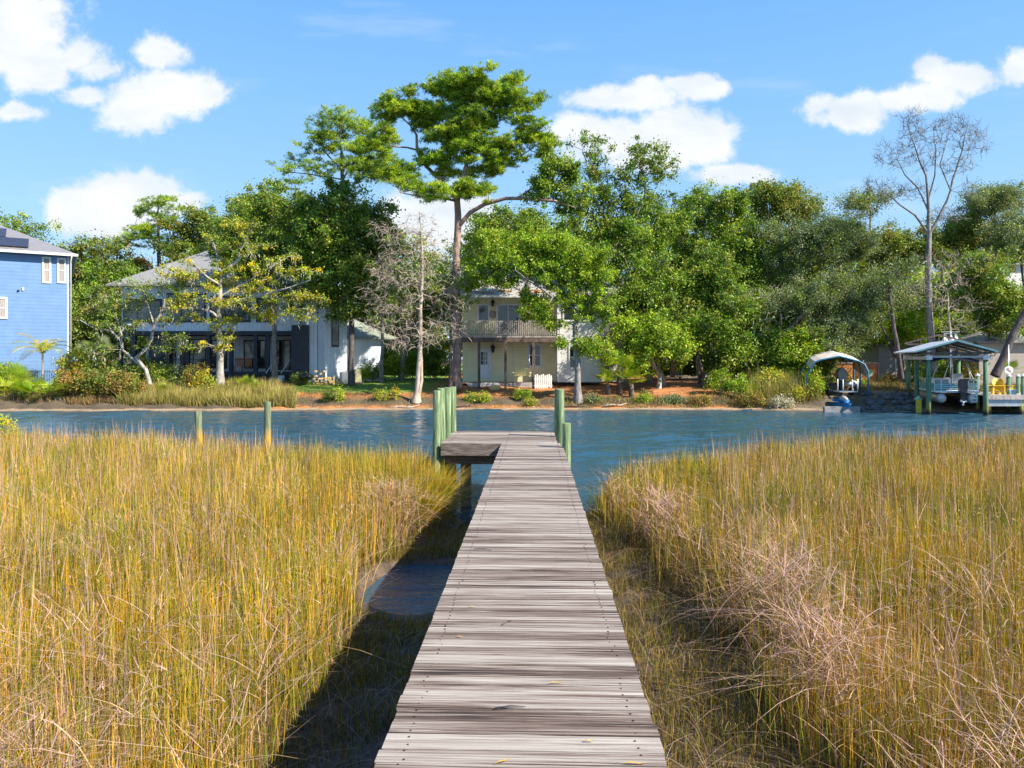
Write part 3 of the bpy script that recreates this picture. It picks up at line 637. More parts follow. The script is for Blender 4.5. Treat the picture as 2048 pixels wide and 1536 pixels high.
MT['pile_teal'] = pilemat('treated_pile_far', (0.09, 0.19, 0.11), (0.20, 0.31, 0.17), (0.6, 1.1, (0.30, 0.26, 0.06), 0.35))
dock = empty('boardwalk', (-0.054, 0, 0), 'weathered grey plank boardwalk with an L-shaped end platform and green piles over the marsh', 'boardwalk', rz=-math.atan(0.0304))
rg = np.random.default_rng(23); mb = MB(); DZ = 1.34; yy = -2.0; NL = []
while yy < 17.1:
    w = float(rg.uniform(0.095, 0.135)); plat = yy > 14.62
    x0 = -0.60+float(rg.normal(0, 0.003)); x1 = 0.60+float(rg.normal(0, 0.003))
    if plat: x0 = -1.80+float(rg.normal(0, 0.01)); x1 = 0.50+float(rg.normal(0, 0.01))
    if yy > 14.3: x1 = min(x1, 0.56)
    NL.append((yy+w/2, x0, x1))
    tt = (float(rg.uniform(0, 1)), float(rg.uniform(0, 1)), float(rg.uniform(0, 1)))
    mb.cbox(((x0+x1)/2, yy+w/2, DZ-0.019+float(rg.normal(0, 0.0018))), (x1-x0, w, 0.038), rz=float(rg.normal(0, 0.0035)), rx=float(rg.normal(0, 0.012)), ry=float(rg.normal(0, 0.0015)), col=tt)
    yy += w+float(rg.uniform(0.005, 0.010))
mb.build('deck_boards', MT['boards'], dock)
mb = MB(); MT['nail'] = simple('rusty_nail', (0.02, 0.012, 0.01), (0.08, 0.05, 0.04), 8, 0.7, bump=0)
for (yc, xl, xr) in NL:
    for xn in ([-0.5, 0.5] if xl > -1 else [-1.65, -0.5, 0.42]):
        for dy in (-0.032, 0.032):
            xx = xn+float(rg.normal(0, 0.008)); yy_ = yc+dy+float(rg.normal(0, 0.004)); mb.lathe((xx, yy_, DZ-0.004), [(0.0045, 0), (0.0045, 0.0075), (0, 0.008)], 6, smooth=False)
mb.build('nail_heads', MT['nail'], dock)['kind'] = 'stuff'
for x_ in (-0.5, 0.5):
    MB().box(x_-0.02, x_+0.02, -2, 17.0, DZ-0.235, DZ-0.043).build('stringer', MT['beam'], dock)
MB().box(-1.8, -0.62, 14.60, 14.64, DZ-0.24, DZ-0.003, col=(0.2, 0.5, 0.5)).build('fascia_board', MT['beam'], dock)
MB().box(-1.79, -0.55, 14.98, 15.06, DZ-0.46, DZ-0.245).build('cross_beam', MT['beam'], dock)
MB().box(-1.80, -1.762, 14.66, 17.1, DZ-0.24, DZ-0.045).build('side_board', MT['beam'], dock)
MB().box(-1.7, 0.45, 16.9, 16.98, DZ-0.46, DZ-0.245).build('cross_beam', MT['beam'], dock)
for y_ in (1.2, 3.6, 6.0, 8.4, 10.8, 13.2):
    MB().box(-0.62, 0.62, y_-0.1, y_-0.05, DZ-0.43, DZ-0.24).build('cross_beam', MT['beam'], dock)
    for x_ in (-0.55, 0.55): MB().box(x_-0.06, x_+0.06, y_-0.04, y_+0.08, -0.4, DZ-0.25).build('support_post', MT['beam'], dock)
MB().tube([(-1.35, 15.15, -0.7), (-1.35, 15.15, DZ-0.3)], 0.11, 12).build('support_post', MT['beam'], dock)
MB().tube([(-0.2, 16.8, -0.7), (-0.2, 16.8, DZ-0.3)], 0.11, 12).build('support_post', MT['beam'], dock)
for (x_, y_, r_, top, tl) in ((-1.90, 14.72, 0.078, 2.38, 0.01), (-1.90, 15.5, 0.085, 2.40, -0.012), (-1.885, 16.35, 0.085, 2.38, 0.006), (-1.84, 17.08, 0.082, 2.37, 0.0),
                          (0.585, 16.95, 0.08, 2.33, 0.006), (0.61, 15.9, 0.085, 2.36, -0.004), (0.655, 14.0, 0.078, 1.80, 0.004)):
    pts = [(x_-tl*1.4, y_, -0.8), (x_-tl*0.4, y_, 0.8), (x_+tl, y_, top-0.02), (x_+tl, y_, top)]
    MB().tube(pts, [r_*1.08, r_*1.03, r_, r_*0.9], 20).build('piling', MT['pile'], dock)
for (px, yt, d, lab) in ((396, 822, 19.4, 'leaning grey-green mooring post in the marsh edge, lower and leftmost of the two'),
                         (535, 803, 19.3, 'taller upright mooring post with orange lichen on its lower half, at the marsh edge')):
    q = P(px, yt, d); mb = MB(); tl = 0.03 if px < 450 else -0.005
    mb.tube([(q[0]+tl*2, d, -0.7), (q[0]+tl, d, 0.8), (q[0], d, q[2]-0.02), (q[0], d, q[2])], [0.095, 0.09, 0.085, 0.075], 18)
    o = mb.build('mooring_post', MT['pile_rust'], None, off=(q[0]+tl*2, d, 0)); o.location = (q[0]+tl*2, d, 0)
    tag(o, lab, 'mooring post', 'mooring posts left of the boardwalk')
# twigs and fallen leaves on the boards
def on_deck(px, py): d = (EYE-DZ)*F/(py-HOR); return Vector(((px-1024)/F*d, d, DZ+0.004))
for (px, py, l, a, lab) in ((966, 1101, 0.16, -0.3, 'dark forked twig lying on the far boards'), (1020, 1418, 0.15, 0.12, 'dark splinter lying along a board near the camera'), (1015, 1247, 0.10, 0.9, 'thin dry stem lying slantwise on the middle boards')):
    c = on_deck(px, py); mb = MB(); dx = Vector((math.cos(a), math.sin(a), 0))*l/2
    mb.tube([(-dx.x, -dx.y, 0.004), (0, 0.006, 0.009), (dx.x, dx.y, 0.004)], [0.0035, 0.004, 0.002], 6)
    if l > 0.155: mb.tube([(0, 0.006, 0.009), (dx.x*0.5, dx.y+0.05, 0.006)], [0.003, 0.0015], 6)
    o = mb.build('twig', MT['dark_bark']); o.location = c; tag(o, lab, 'twig')
MT['dryleaf'] = simple('dry_leaf', (0.50, 0.27, 0.04), (0.66, 0.42, 0.07), 20, 0.7, bump=0.2)
for k, (px, py, l, a, lab) in enumerate(((1178, 1485, 0.075, 0.05, 'yellow willow-like leaf lying on the near boards toward the right edge'), (1112, 1368, 0.13, 0.2, 'long dry orange rush leaf on the boards, near the middle of the walk'),
        (1270, 1530, 0.14, 0.0, 'dry orange rush leaf at the very bottom right of the boardwalk'), (1005, 1526, 0.11, 0.6, 'bent yellow blade at the bottom centre of the boardwalk'),
        (920, 1276, 0.07, 0.0, 'short yellow leaf near the left edge of the boards'), (945, 1215, 0.07, 0.1, 'tiny orange leaf by the left edge, farther along the boards'))):
    c = on_deck(px, py); l *= 0.75; dx = Vector((math.cos(a), math.sin(a), 0))*l/2; nv = Vector((-dx.y, dx.x, 0)).normalized()*0.005
    mb = MB(); vs = [-dx, -dx*0.4+nv, dx*0.4+nv*0.8, dx, dx*0.4-nv*0.6, -dx*0.4-nv]; vs = [(v_.x, v_.y, 0.003+0.006*(i % 2)) for i, v_ in enumerate(vs)]
    mb.add(vs, [(0, 1, 5), (1, 2, 4, 5), (2, 3, 4)]); o = mb.build('fallen_leaf', MT['dryleaf']); o.location = c; tag(o, lab, 'leaf')

# ------------------------------------------------------------------ buildings
MT['blue_siding'] = siding('blue_lap_siding', (0.165, 0.29, 0.52), (0.06, 0.12, 0.27), 0.235, line=0.14)
MT['yellow_siding'] = siding('yellow_lap_siding', (0.86, 0.80, 0.48), (0.55, 0.5, 0.28), 0.19, line=0.10)
MT['white_lap'] = siding('white_lap_siding', (0.78, 0.77, 0.72), (0.4, 0.4, 0.38), 0.19, line=0.10)
MT['board_batten'] = siding('white_board_and_batten', (0.80, 0.84, 0.90), (0.40, 0.44, 0.50), 0.30, vertical=True, line=0.10)
MT['beige_wall'] = siding('beige_wall', (0.42, 0.36, 0.31), (0.22, 0.19, 0.16), 0.9, line=0.04)
MT['shingle'] = simple('grey_shingles', (0.16, 0.16, 0.16), (0.29, 0.28, 0.27), 16, 0.9, (1, 1, 3), 0.5)
MT['shingle_pale'] = simple('pale_shingles', (0.26, 0.24, 0.22), (0.44, 0.41, 0.38), 14, 0.9, (1, 1, 3), 0.5)
MT['green_roof'] = simple('sage_roof', (0.22, 0.26, 0.20), (0.34, 0.38, 0.30), 4, 0.6, bump=0.2)
MT['roof_metal'] = siding('ribbed_metal_roof', (0.24, 0.225, 0.23), (0.09, 0.08, 0.08), 0.42, vertical=True, line=0.16, rough=0.4)
MT['solar'] = siding('solar_panel', (0.035, 0.035, 0.05), (0.10, 0.10, 0.12), 1.05, vertical=True, line=0.04, rough=0.2)
MT['rail_wood'] = simple('grey_rail_wood', (0.24, 0.20, 0.18), (0.52, 0.45, 0.40), 6, 0.85, (1, 1, 0.3), 0.4)
MT['brown_wood'] = simple('brown_wood', (0.07, 0.045, 0.035), (0.20, 0.14, 0.11), 5, 0.85, (1, 1, 0.3), 0.4)
MT['curtain'] = simple('curtain', (0.25, 0.22, 0.2), (0.42, 0.38, 0.35), 8, 0.8, (3, 1, 0.2), 0.1)
def window(parent, x, z, w, h, y, frame='white', fw=0.09, mullx=(), mullz=(), trim=0.10, pane='glass'):
    """framed window on a wall whose face is at local y (facing -y), x and z are its lower left corner"""
    mb = MB(); d0, d1 = y-0.06, y+0.02
    t = trim
    mb.box(x-t, x+w+t, d0, d1, z-t, z); mb.box(x-t, x+w+t, d0, d1, z+h, z+h+t)
    mb.box(x-t, x, d0+0.003, d1, z, z+h); mb.box(x+w, x+w+t, d0+0.003, d1, z, z+h)
    for q in mullx: mb.box(x+q-0.03, x+q+0.03, d0+0.02, d1, z, z+h)
    for q in mullz: mb.box(x, x+w, d0+0.017, d1, z+q-0.03, z+q+0.03)
    o = mb.build('window', MT[frame], parent)
    MB().box(x+0.003, x+w-0.003, y-0.02, y+0.01, z+0.003, z+h-0.003).build('pane', MT[pane], o)
    return o
def hip(mb, x0, x1, y0, y1, z, rise, over=0.5, th=0.12, ridge_in=None):
    a, b, c, d = x0-over, x1+over, y0-over, y1+over; r = min(ridge_in if ridge_in is not None else (d-c)/2, (b-a)/2-0.05); ym = (c+d)/2
    vs = [(a, c, z), (b, c, z), (b, d, z), (a, d, z), (a+r, ym, z+rise), (b-r, ym, z+rise)]
    vb = [(q[0], q[1], q[2]-th) for q in vs[:4]]
    mb.add(vs+vb, [(0, 1, 5, 4), (1, 2, 5), (2, 3, 4, 5), (3, 0, 4), (0, 6, 7, 1), (1, 7, 8, 2), (2, 8, 9, 3), (3, 9, 6, 0), (6, 9, 8, 7)])

# blue house, far left (local x runs along the front to the right corner at 0)
c0 = P(138, 719, 50); bh = empty('blue_house', (c0[0], c0[1], 1.2), 'tall blue lap-sided house with a ribbed metal hip roof, cut off at the left edge', 'house', rz=-math.radians(32)+math.pi*0)
bh.rotation_euler.z = math.radians(32)*-1
# local +x points right/back after the rotation is undone: front faces the creek
bh.rotation_euler.z = math.radians(32)
H0 = EYE+209/F*50-1.2
MB().box(-15, 0, 0, 10, -0.3, H0).build('wall', MT['blue_siding'], bh)
MB().box(-0.10, 0.015, -0.015, 0.12, 0, H0-0.02).build('corner_board', MT['white'], bh)
mb = MB(); hip(mb, -15, 0, 0, 10, H0+0.05, 2.7, over=0.42); rf = mb.build('roof', MT['roof_metal'], bh)
MB().box(-15.5, 0.43, -0.53, -0.425, H0-0.12, H0+0.04).build('gutter', MT['white'], rf)
MB().box(0.425, 0.52, -0.53, 10.5, H0-0.12, H0+0.04).build('gutter', MT['white'], rf)
MB().tube([(0.16, -0.5, H0-0.1), (0.10, -0.10, H0-0.5), (0.09, -0.09, 0.1)], 0.05, 8).build('downpipe', MT['white'], bh)
k = 2.7/5.42; an = math.atan(k)
for (xa, xb, ya, yb) in ((-7.0, -2.3, 0.45, 2.1), (-7.0, -3.6, 2.2, 3.9), (-7.0, -4.8, 4.0, 5.3)):
    MM = Matrix.Translation((0, -0.42, H0+0.05)) @ Matrix.Rotation(an, 4, 'X')
    MB().box(xa, xb, ya, yb, 0.06, 0.12, M=MM).build('solar_panel', MT['solar'], rf)
def at_x(px, d0=50, a=math.radians(32), c=c0):      # local x on the blue front wall seen at pixel column px
    tt = (px-1024)/F; return (tt*c[1]-c[0])/(math.cos(a)-tt*math.sin(a))
def at_z(px, py, a=math.radians(32), c=c0):
    x = at_x(px); return EYE+(HOR-py)/F*(c[1]+x*math.sin(a))-1.2
for (xa, xb, ya, yb, mz) in ((88, 98.5, 563, 517, 0.5), (118, 128.5, 563, 519, 0.5), (-6, 11, 634, 597, 0.5)):
    x0 = at_x(xa); x1 = at_x(xb); z0 = at_z(xa, ya); z1 = at_z(xa, yb)
    window(bh, x0, z0, x1-x0, z1-z0, 0, mullz=((z1-z0)/2,), trim=0.11, pane='curtain')
MB().box(at_x(44), at_x(48), -0.07, 0.01, at_z(46, 581), at_z(46, 575)).build('vent_box', MT['white'], bh)
MB().lathe((at_x(37), -0.02, at_z(37, 581)), [(0.0, -0.08), (0.06, -0.07), (0.07, 0)], 10, axis='Y').build('round_vent', MT['black'], bh)

# grey modern farmhouse on the left
g0 = P(243, 719, 54); gh = empty('white_house', (g0[0], 54.0, 1.3), 'white board-and-batten house with dark window frames, grey roof and covered porch, behind the yellow-green oak', 'house')
def gx(px, d=54.0): return (px-1024)/F*d-g0[0]
def gzz(py, d=54.0): return EYE+(HOR-py)/F*d-1.3
zb, ze = gzz(662), gzz(572)
MB().box(0, gx(600), 0, 9, zb, ze).build('upper_wall', MT['board_batten'], gh)
MB().box(0.3, gx(600), 3.0, 9, 0, zb-0.003).build('lower_wall', MT['board_batten'], gh)
mb = MB(); hip(mb, 0, gx(640), 0, 9.5, ze+0.05, gzz(500, 59)-ze, over=0.75); mb.build('roof', MT['shingle'], gh)
MB().box(-0.05, gx(600), -0.12, 3.0, zb-0.28, zb-0.003).build('porch_beam', MT['navy'], gh)
MB().box(0.1, gx(600), -0.1, 3.0, 0.55, 0.78).build('porch_floor', MT['navy'], gh)
MB().box(0.1, gx(590), 0.0, 0.1, -0.3, 0.547).build('porch_skirt', MT['navy'], gh)
for px in (268, 303, 375, 417, 462, 511, 535): MB().box(gx(px)-0.13, gx(px)+0.13, -0.08, 0.18, 0.785, zb-0.285).build('porch_post', MT['navy'], gh)
for (xa, xb, ya, yb, nm) in ((248, 323, 640, 602, 3), (335, 411, 640, 590, 3), (421, 500, 640, 596, 3), (514, 552, 640, 600, 2)):
    w = gx(xb)-gx(xa); window(gh, gx(xa)+0.1, gzz(ya), w-0.2, gzz(yb)-gzz(ya), 0, frame='navy', mullx=[w*k/nm for k in range(1, nm)], trim=0.16)
for (xa, xb, ya, yb) in ((300, 350, 735, 680), (363, 410, 735, 680), (425, 452, 735, 682), (490, 530, 735, 682), (555, 580, 738, 682)):
    w = gx(xb, 57)-gx(xa, 57); window(gh, gx(xa, 57), gzz(ya, 57), w, gzz(yb, 57)-gzz(ya, 57), 3.0, frame='navy', mullx=(w/2,), trim=0.08)
mb = MB()
for z_ in (0.95, 1.1, 1.25, 1.4, 1.55): mb.bar((0.1, -0.02, z_), (gx(520), -0.02, z_), 0.012)
mb.bar((0.1, -0.02, 1.68), (gx(520), -0.02, 1.68), 0.05); mb.build('porch_railing', MT['navy'], gh)
# tower and wing turned towards the sun
def sub(parent_loc, px, d, ang): q = P(px, 719, d); return q, ang
ta = math.radians(33); q = P(651, 719, 51.5)-np.array([g0[0], 54.0, 0])
def rotM(q, a): return Matrix.Translation((q[0], q[1], 0)) @ Matrix.Rotation(a, 4, 'Z')
TM = rotM(q, ta); zt = gzz(585, 52)
MB().box(0, 1.55, 0, 2.4, -0.2, zt, M=TM).build('tower_wall', MT['board_batten'], gh)
MB().box(-0.25, 1.8, -0.25, 2.65, zt+0.003, zt+0.2, M=TM).build('tower_roof', MT['shingle'], gh)
mb = MB(); mb.box(0.42, 0.95, -0.05, 0.02, gzz(694, 52), gzz(598, 52), M=TM); w_ = mb.build('window', MT['navy'], gh)
MB().box(0.47, 0.90, -0.07, 0.0, gzz(692, 52)+0.05, gzz(600, 52), M=TM).build('pane', MT['glass'], w_)
WM = rotM(P(684, 719, 53.2)-np.array([g0[0], 54.0, 0]), math.radians(28))
zw = gzz(674, 53)
MB().box(0, 3.1, 0, 6, -0.2, zw, M=WM).build('wing_wall', MT['board_batten'], gh)
mb = MB(); mb.add([tuple(WM @ Vector(v_)) for v_ in ((-0.2, -0.5, zw+0.02), (3.9, -0.5, zw+0.02), (3.9, 6, zw+0.02), (-0.2, 6, zw+0.02), (-0.2, 2.4, zw+1.5), (1.4, 2.4, zw+1.5), (-0.2, -0.5, zw-0.12), (3.9, -0.5, zw-0.12), (3.9, 6, zw-0.12), (-0.2, 6, zw-0.12))],
    [(0, 1, 5, 4), (1, 2, 5), (2, 3, 4, 5), (3, 0, 4), (0, 6, 7, 1), (1, 7, 8, 2), (6, 9, 8, 7), (3, 9, 6, 0)]); mb.build('wing_roof', MT['green_roof'], gh)
mb = MB(); mb.box(0.02, 0.32, -0.05, 0.02, gzz(738, 53), gzz(682, 53), M=WM); w_ = mb.build('window', MT['navy'], gh)
MB().box(0.06, 0.28, -0.07, 0.0, gzz(736, 53), gzz(684, 53), M=WM).build('pane', MT['glass'], w_)
MB().box(gx(583, 52.6), gx(616, 52.6), -1.4, 0.6, -0.2, gzz(650, 52.6)).build('navy_wall_and_shadow', MT['navy'], gh)  # navy wall and a tree trunk's shadow built together as one dark block
MB().box(gx(617, 52.9), gx(634, 52.9), -1.1, 0.6, -0.2, gzz(600, 52.9)).build('stair_wall', MT['board_batten'], gh)
mb = MB()
for k_ in range(4): mb.box(gx(556), gx(579), -2.3+0.3*k_, -2.0+0.3*k_, -0.15, 0.05+0.17*k_)
mb.bar((gx(553), -2.3, 0.75), (gx(553), -0.2, 1.7), 0.05); mb.bar((gx(582), -2.3, 0.75), (gx(582), -0.2, 1.7), 0.05); mb.build('porch_steps', MT['white'], gh)

# yellow house in the middle
y0 = P(925, 719, 51); yh = empty('yellow_house', (y0[0], 51.0, 1.35), 'pale yellow two-storey house with an upstairs wooden balcony on brown posts, behind the tall pine', 'house')
def yx(px, d=51.0): return (px-1024)/F*d-y0[0]
def yz(py, d=51.0): return EYE+(HOR-py)/F*d-1.35
zt = yz(596)
MB().box(0, yx(1113), 0, 8, 0.12, zt).build('wall', MT['yellow_siding'], yh)
MB().box(yx(1113)+0.003, yx(1200), -1.1, 8, 0.12, zt+0.05).build('side_wing', MT['white_lap'], yh)
MB().box(0.05, yx(1198), 0.08, 7.5, -0.3, 0.117).build('foundation', MT['brown_wood'], yh)
MB().box(yx(1113)-0.02, yx(1113)+0.16, -1.13, -0.96, 0.15, zt).build('corner_board', MT['white'], yh)
# roof: front slope runs out over the balcony
xe = yx(1120); ye = -2.3; zeave = yz(590, 48.7)
mb = MB(); vs = [(-0.6, ye, zeave), (xe, ye, zeave), (xe, 4, zeave+2.5), (-0.6, 4, zeave+2.5), (-0.6, 8.5, zeave+0.4), (xe, 8.5, zeave+0.4)]
mb.add(vs+[(a, b_, c_-0.14) for a, b_, c_ in vs], [(0, 1, 2, 3), (3, 2, 5, 4), (0, 6, 7, 1), (6, 9, 8, 7), (9, 10, 11, 8), (0, 3, 9, 6), (3, 4, 10, 9), (1, 7, 8, 2), (2, 8, 11, 5), (4, 5, 11, 10)])
rf = mb.build('roof', MT['shingle_pale'], yh)
rg = np.random.default_rng(4); MT['needles'] = simple('fallen_pine_needles', (0.35, 0.13, 0.05), (0.55, 0.25, 0.10), 14, 0.9, bump=0.8)
mb = MB()
for k_ in range(13):
    x_ = float(rg.uniform(0, 5.5)); f = float(rg.uniform(0.02, 0.25))**1.4; sx_ = float(rg.uniform(0.15, 0.55)); sy_ = float(rg.uniform(0.08, 0.25)); yy_ = ye+0.1+f*6.3; zz_ = zeave+(yy_-ye)*2.5/6.3+0.03
    n_ = 9; vs = [(x_, yy_, zz_+0.03)]+[(x_+sx_*math.cos(2*math.pi*i/n_)*rg.uniform(0.6, 1.1), yy_+sy_*math.sin(2*math.pi*i/n_), zz_+sy_*math.sin(2*math.pi*i/n_)*0.4) for i in range(n_)]
    mb.add(vs, [(0, 1+i, 1+(i+1) % n_) for i in range(n_)])
mb.build('pine_needle_patches', MT['needles'], rf)
MB().box(-0.6, xe, ye-0.10, ye-0.005, zeave-0.17, zeave-0.02).build('gutter', MT['white'], rf)
mb = MB(); hip(mb, yx(1110), yx(1245), -1.1, 8, zt+0.2, 2.0, over=0.45); mb.build('wing_roof', MT['shingle_pale'], yh)
bd = -2.3; zd = yz(672, 48.7)
MB().box(-0.25, xe-0.1, bd, -0.003, zd-0.10, zd).build('balcony_floor', MT['rail_wood'], yh)
MB().box(-0.25, xe-0.1, bd+0.02, bd+0.07, zd-0.40, zd-0.103).build('balcony_beam', MT['brown_wood'], yh)
MB().box(-0.2, xe-0.15, bd+0.9, bd+0.95, zd-0.36, zd-0.103).build('balcony_beam', MT['brown_wood'], yh)
def railing(parent, x0, x1, y, z, h=0.98, sp=0.135, seed=0):
    rg = np.random.default_rng(seed); mb = MB(); x = x0
    while x < x1:
        mb.box(x, x+0.055, y-0.02, y+0.02, z+0.03, z+h-0.04, col=(1,)*3); x += sp
    mb.box(x0, x1+0.05, y-0.025, y+0.05, z+h-0.037, z+h+0.02); mb.box(x0, x1+0.05, y+0.023, y+0.06, z+0.06, z+0.15)
    return mb.build('railing', MT['rail_wood'], parent)
railing(yh, -0.25, xe-0.1, bd, zd)
MB().box(-0.28, -0.2, bd, 0, zd+0.9, zd+1.0).build('railing', MT['rail_wood'], yh)
for px in (958, 1011, 1067): MB().box(yx(px, 48.75)-0.085, yx(px, 48.75)+0.085, bd+0.02, bd+0.18, -0.35, zd-0.405).build('balcony_post', MT['brown_wood'], yh)
# upstairs: window, sliding door, window; downstairs: door and window
window(yh, yx(958), yz(640), yx(976)-yx(958), yz(611)-yz(640), 0, trim=0.12)
window(yh, yx(996), yz(668), yx(1037)-yx(996), yz(611)-yz(668), 0, mullx=((yx(1037)-yx(996))/2,), trim=0.12)
window(yh, yx(1061), yz(640), yx(1084)-yx(1061), yz(611)-yz(640), 0, trim=0.12)
window(yh, yx(1059), yz(731), yx(1080)-yx(1059), yz(690)-yz(731), 0, mullz=((yz(690)-yz(731))/2,), mullx=((yx(1080)-yx(1059))/2,), trim=0.14)
dr = MB().box(yx(959), yx(979), -0.05, 0.01, yz(757), yz(700)).build('door', MT['white'], yh)
mb = MB(); x0, x1, z0, z1 = yx(962), yx(975), yz(729), yz(704)
MB().box(x0, x1, -0.065, -0.052, z0, z1).build('pane', MT['glass'], dr)
for k_ in (1, 2): mb.box(x0+(x1-x0)*k_/3-0.012, x0+(x1-x0)*k_/3+0.012, -0.08, -0.067, z0, z1); mb.box(x0, x1, -0.078, -0.068, z0+(z1-z0)*k_/3-0.012, z0+(z1-z0)*k_/3+0.012)
mb.build('muntins', MT['white'], dr); MB().lathe((yx(977.5), -0.09, yz(731.5)), [(0, -0.04), (0.035, -0.02), (0.035, 0.01), (0.015, 0.04)], 10, axis='Y').build('handle', MT['black'], dr)
mb = MB(); mb.box(yx(955.5), yx(959)-0.003, -0.04, 0.01, yz(757), yz(697)); mb.box(yx(979)+0.003, yx(982.5), -0.04, 0.01, yz(757), yz(697)); mb.box(yx(959), yx(979), -0.04, 0.01, yz(700)+0.003, yz(697)); mb.build('door_frame', MT['white'], yh)
def lantern(parent, x, y, z, s=1.0):
    mb = MB(); mb.lathe((x, y-0.14*s, z), [(0, -0.28*s), (0.02*s, -0.2*s), (0.07*s, -0.14*s), (0.09*s, 0.02*s), (0.12*s, 0.05*s), (0.05*s, 0.14*s), (0.015*s, 0.18*s), (0, 0.24*s)], 8, smooth=False)
    mb.box(x-0.03*s, x+0.03*s, y-0.15*s, y, z+0.02*s, z+0.05*s); return mb.build('wall_lantern', MT['black'], parent)
lantern(yh, yx(986), 0, yz(697), 1.5); lantern(yh, yx(985.5), 0, yz(606), 1.3); lantern(yh, yx(1049), 0, yz(606), 1.3)
MB().lathe((yx(985.5), -0.05, yz(629)), [(0, -0.04), (0.2, -0.03), (0.26, 0), (0.2, 0.03)], 12, axis='Y').build('wall_plaque', MT['rail_wood'], yh)
# lattice skirt under the porch
mb = MB()
for k_ in range(46):
    x_ = yx(935)+k_*0.11
    mb.bar((x_, -1.2, -0.32), (x_+0.40, -1.2, 0.08), 0.02, 0.03); mb.bar((x_+0.40, -1.22, -0.32), (x_, -1.22, 0.08), 0.02, 0.03)
mb.build('lattice', MT['white'], yh)
MB().box(-0.1, yx(1072), -1.15, -0.003, 0.03, 0.115).build('porch_floor', MT['brown_wood'], yh)
# right balcony of the wing
MB().box(yx(1188), yx(1246), -2.0, -0.4, yz(676, 49)-0.1, yz(676, 49)).build('balcony_floor', MT['brown_wood'], yh)
railing(yh, yx(1188), yx(1246), -2.0, yz(676, 49), seed=2)
for px in (1208, 1243): MB().box(yx(px)-0.09, yx(px)+0.09, -1.95, -1.78, -0.3, yz(676, 49)-0.105).build('balcony_post', MT['brown_wood'], yh)
window(yh, yx(1128, 50), yz(640, 50), 0.7, 1.3, -1.1, trim=0.1); window(yh, yx(1165, 50), yz(640, 50), 0.7, 1.3, -1.1, trim=0.1)
window(yh, yx(1140, 50), yz(735, 50), 0.7, 1.4, -1.1, trim=0.1, mullz=(0.7,))
MB().box(yx(1200)+0.003, yx(1250), 0.5, 8, 0.1, zt-0.05).build('back_wing', MT['white_lap'], yh)

# porch swing hanging under the balcony
c = P(1042, 745, 49.4); sw = empty('porch_swing', (c[0], c[1], c[2]-0.25), 'cream wooden porch swing hanging under the balcony of the yellow house', 'porch swing', rz=math.radians(-25))
MT['cream'] = simple('cream_paint', (0.62, 0.55, 0.28), (0.78, 0.70, 0.40), 5, 0.6, bump=0.1)
mb = MB()
for k_ in range(5): mb.box(-0.6, 0.6, -0.28+0.11*k_, -0.19+0.11*k_, 0, 0.03)
mb.build('seat', MT['cream'], sw); mb = MB()
for k_ in range(11):
    x_ = -0.56+0.105*k_; h_ = 0.42+0.14*math.cos(x_*2.4); mb.box(x_, x_+0.085, 0.27, 0.30, 0.02, h_)
mb.box(-0.6, 0.6, 0.303, 0.33, 0.1, 0.17); mb.build('backrest', MT['cream'], sw)
for s_ in (-1, 1):
    mb = MB(); mb.box(s_*0.6-0.04, s_*0.6+0.04, -0.3, 0.3, 0.22, 0.25); mb.box(s_*0.6-0.03, s_*0.6+0.03, -0.28, -0.22, -0.02, 0.217); mb.build('armrest', MT['cream'], sw)
    MB().tube([(s_*0.6, -0.25, 0.24), (s_*0.6, 0, 1.2), (s_*0.6, 0, 2.45)], 0.012, 5).build('chain', MT['metal'], sw); MB().tube([(s_*0.6, 0.28, 0.24), (s_*0.6, 0, 1.2)], 0.012, 5).build('chain', MT['metal'], sw)
# white picket gate by the porch
c = P(1068, 771, 48.6); gt = empty('picket_gate', (c[0], c[1], gz(c[0], c[1])-0.02), 'white picket gate and rails at the right end of the porch of the yellow house', 'picket gate', rz=math.radians(20))
mb = MB()
for k_ in range(9): mb.box(0.05+0.14*k_, 0.14+0.14*k_, -0.02, 0.01, 0.05, 0.95+0.05*math.sin(k_*2.1))
mb.build('pickets', MT['white'], gt); mb = MB(); mb.box(0, 1.3, 0.012, 0.05, 0.2, 0.28); mb.box(0, 1.3, 0.012, 0.05, 0.65, 0.73); mb.build('rails', MT['white'], gt)

# buildings behind the trees at the right
def shed(name, px0, px1, pyt, d, depth, mat, label, rise=0.8, roof='shingle', win=None, cat='building'):
    a = P(px0, 719, d); b_ = P(px1, 719, d); zt = EYE+(HOR-pyt)/F*d; g = 1.4
    r = empty(name, (a[0], d, g), label, cat); w = b_[0]-a[0]
    MB().box(0, w, 0, depth, -0.2, zt-g).build('wall', MT[mat], r)
    mb = MB(); hip(mb, 0, w, 0, depth, zt-g+0.04, rise, over=0.35); mb.build('roof', MT[roof], r)
    if win: window(r, *win, 0, mullz=(win[3]/2,), trim=0.09)
    return r
shed('beige_outbuilding', 1758, 1822, 690, 55, 5, 'beige_wall', 'brown-beige wall with a window behind the dark leaning trunk, left of the boat lift', win=(1.25, 0.9, 0.5, 1.1))
shed('beige_house', 1958, 2110, 684, 50, 8, 'beige_wall', 'flat beige house wall behind the leaning trunk at the right edge', roof='roof_metal')
shed('pale_tall_house', 2000, 2150, 528, 64, 8, 'white_lap', 'pale metal-roofed building showing high between branches at the right edge', rise=0.3, roof='metal')

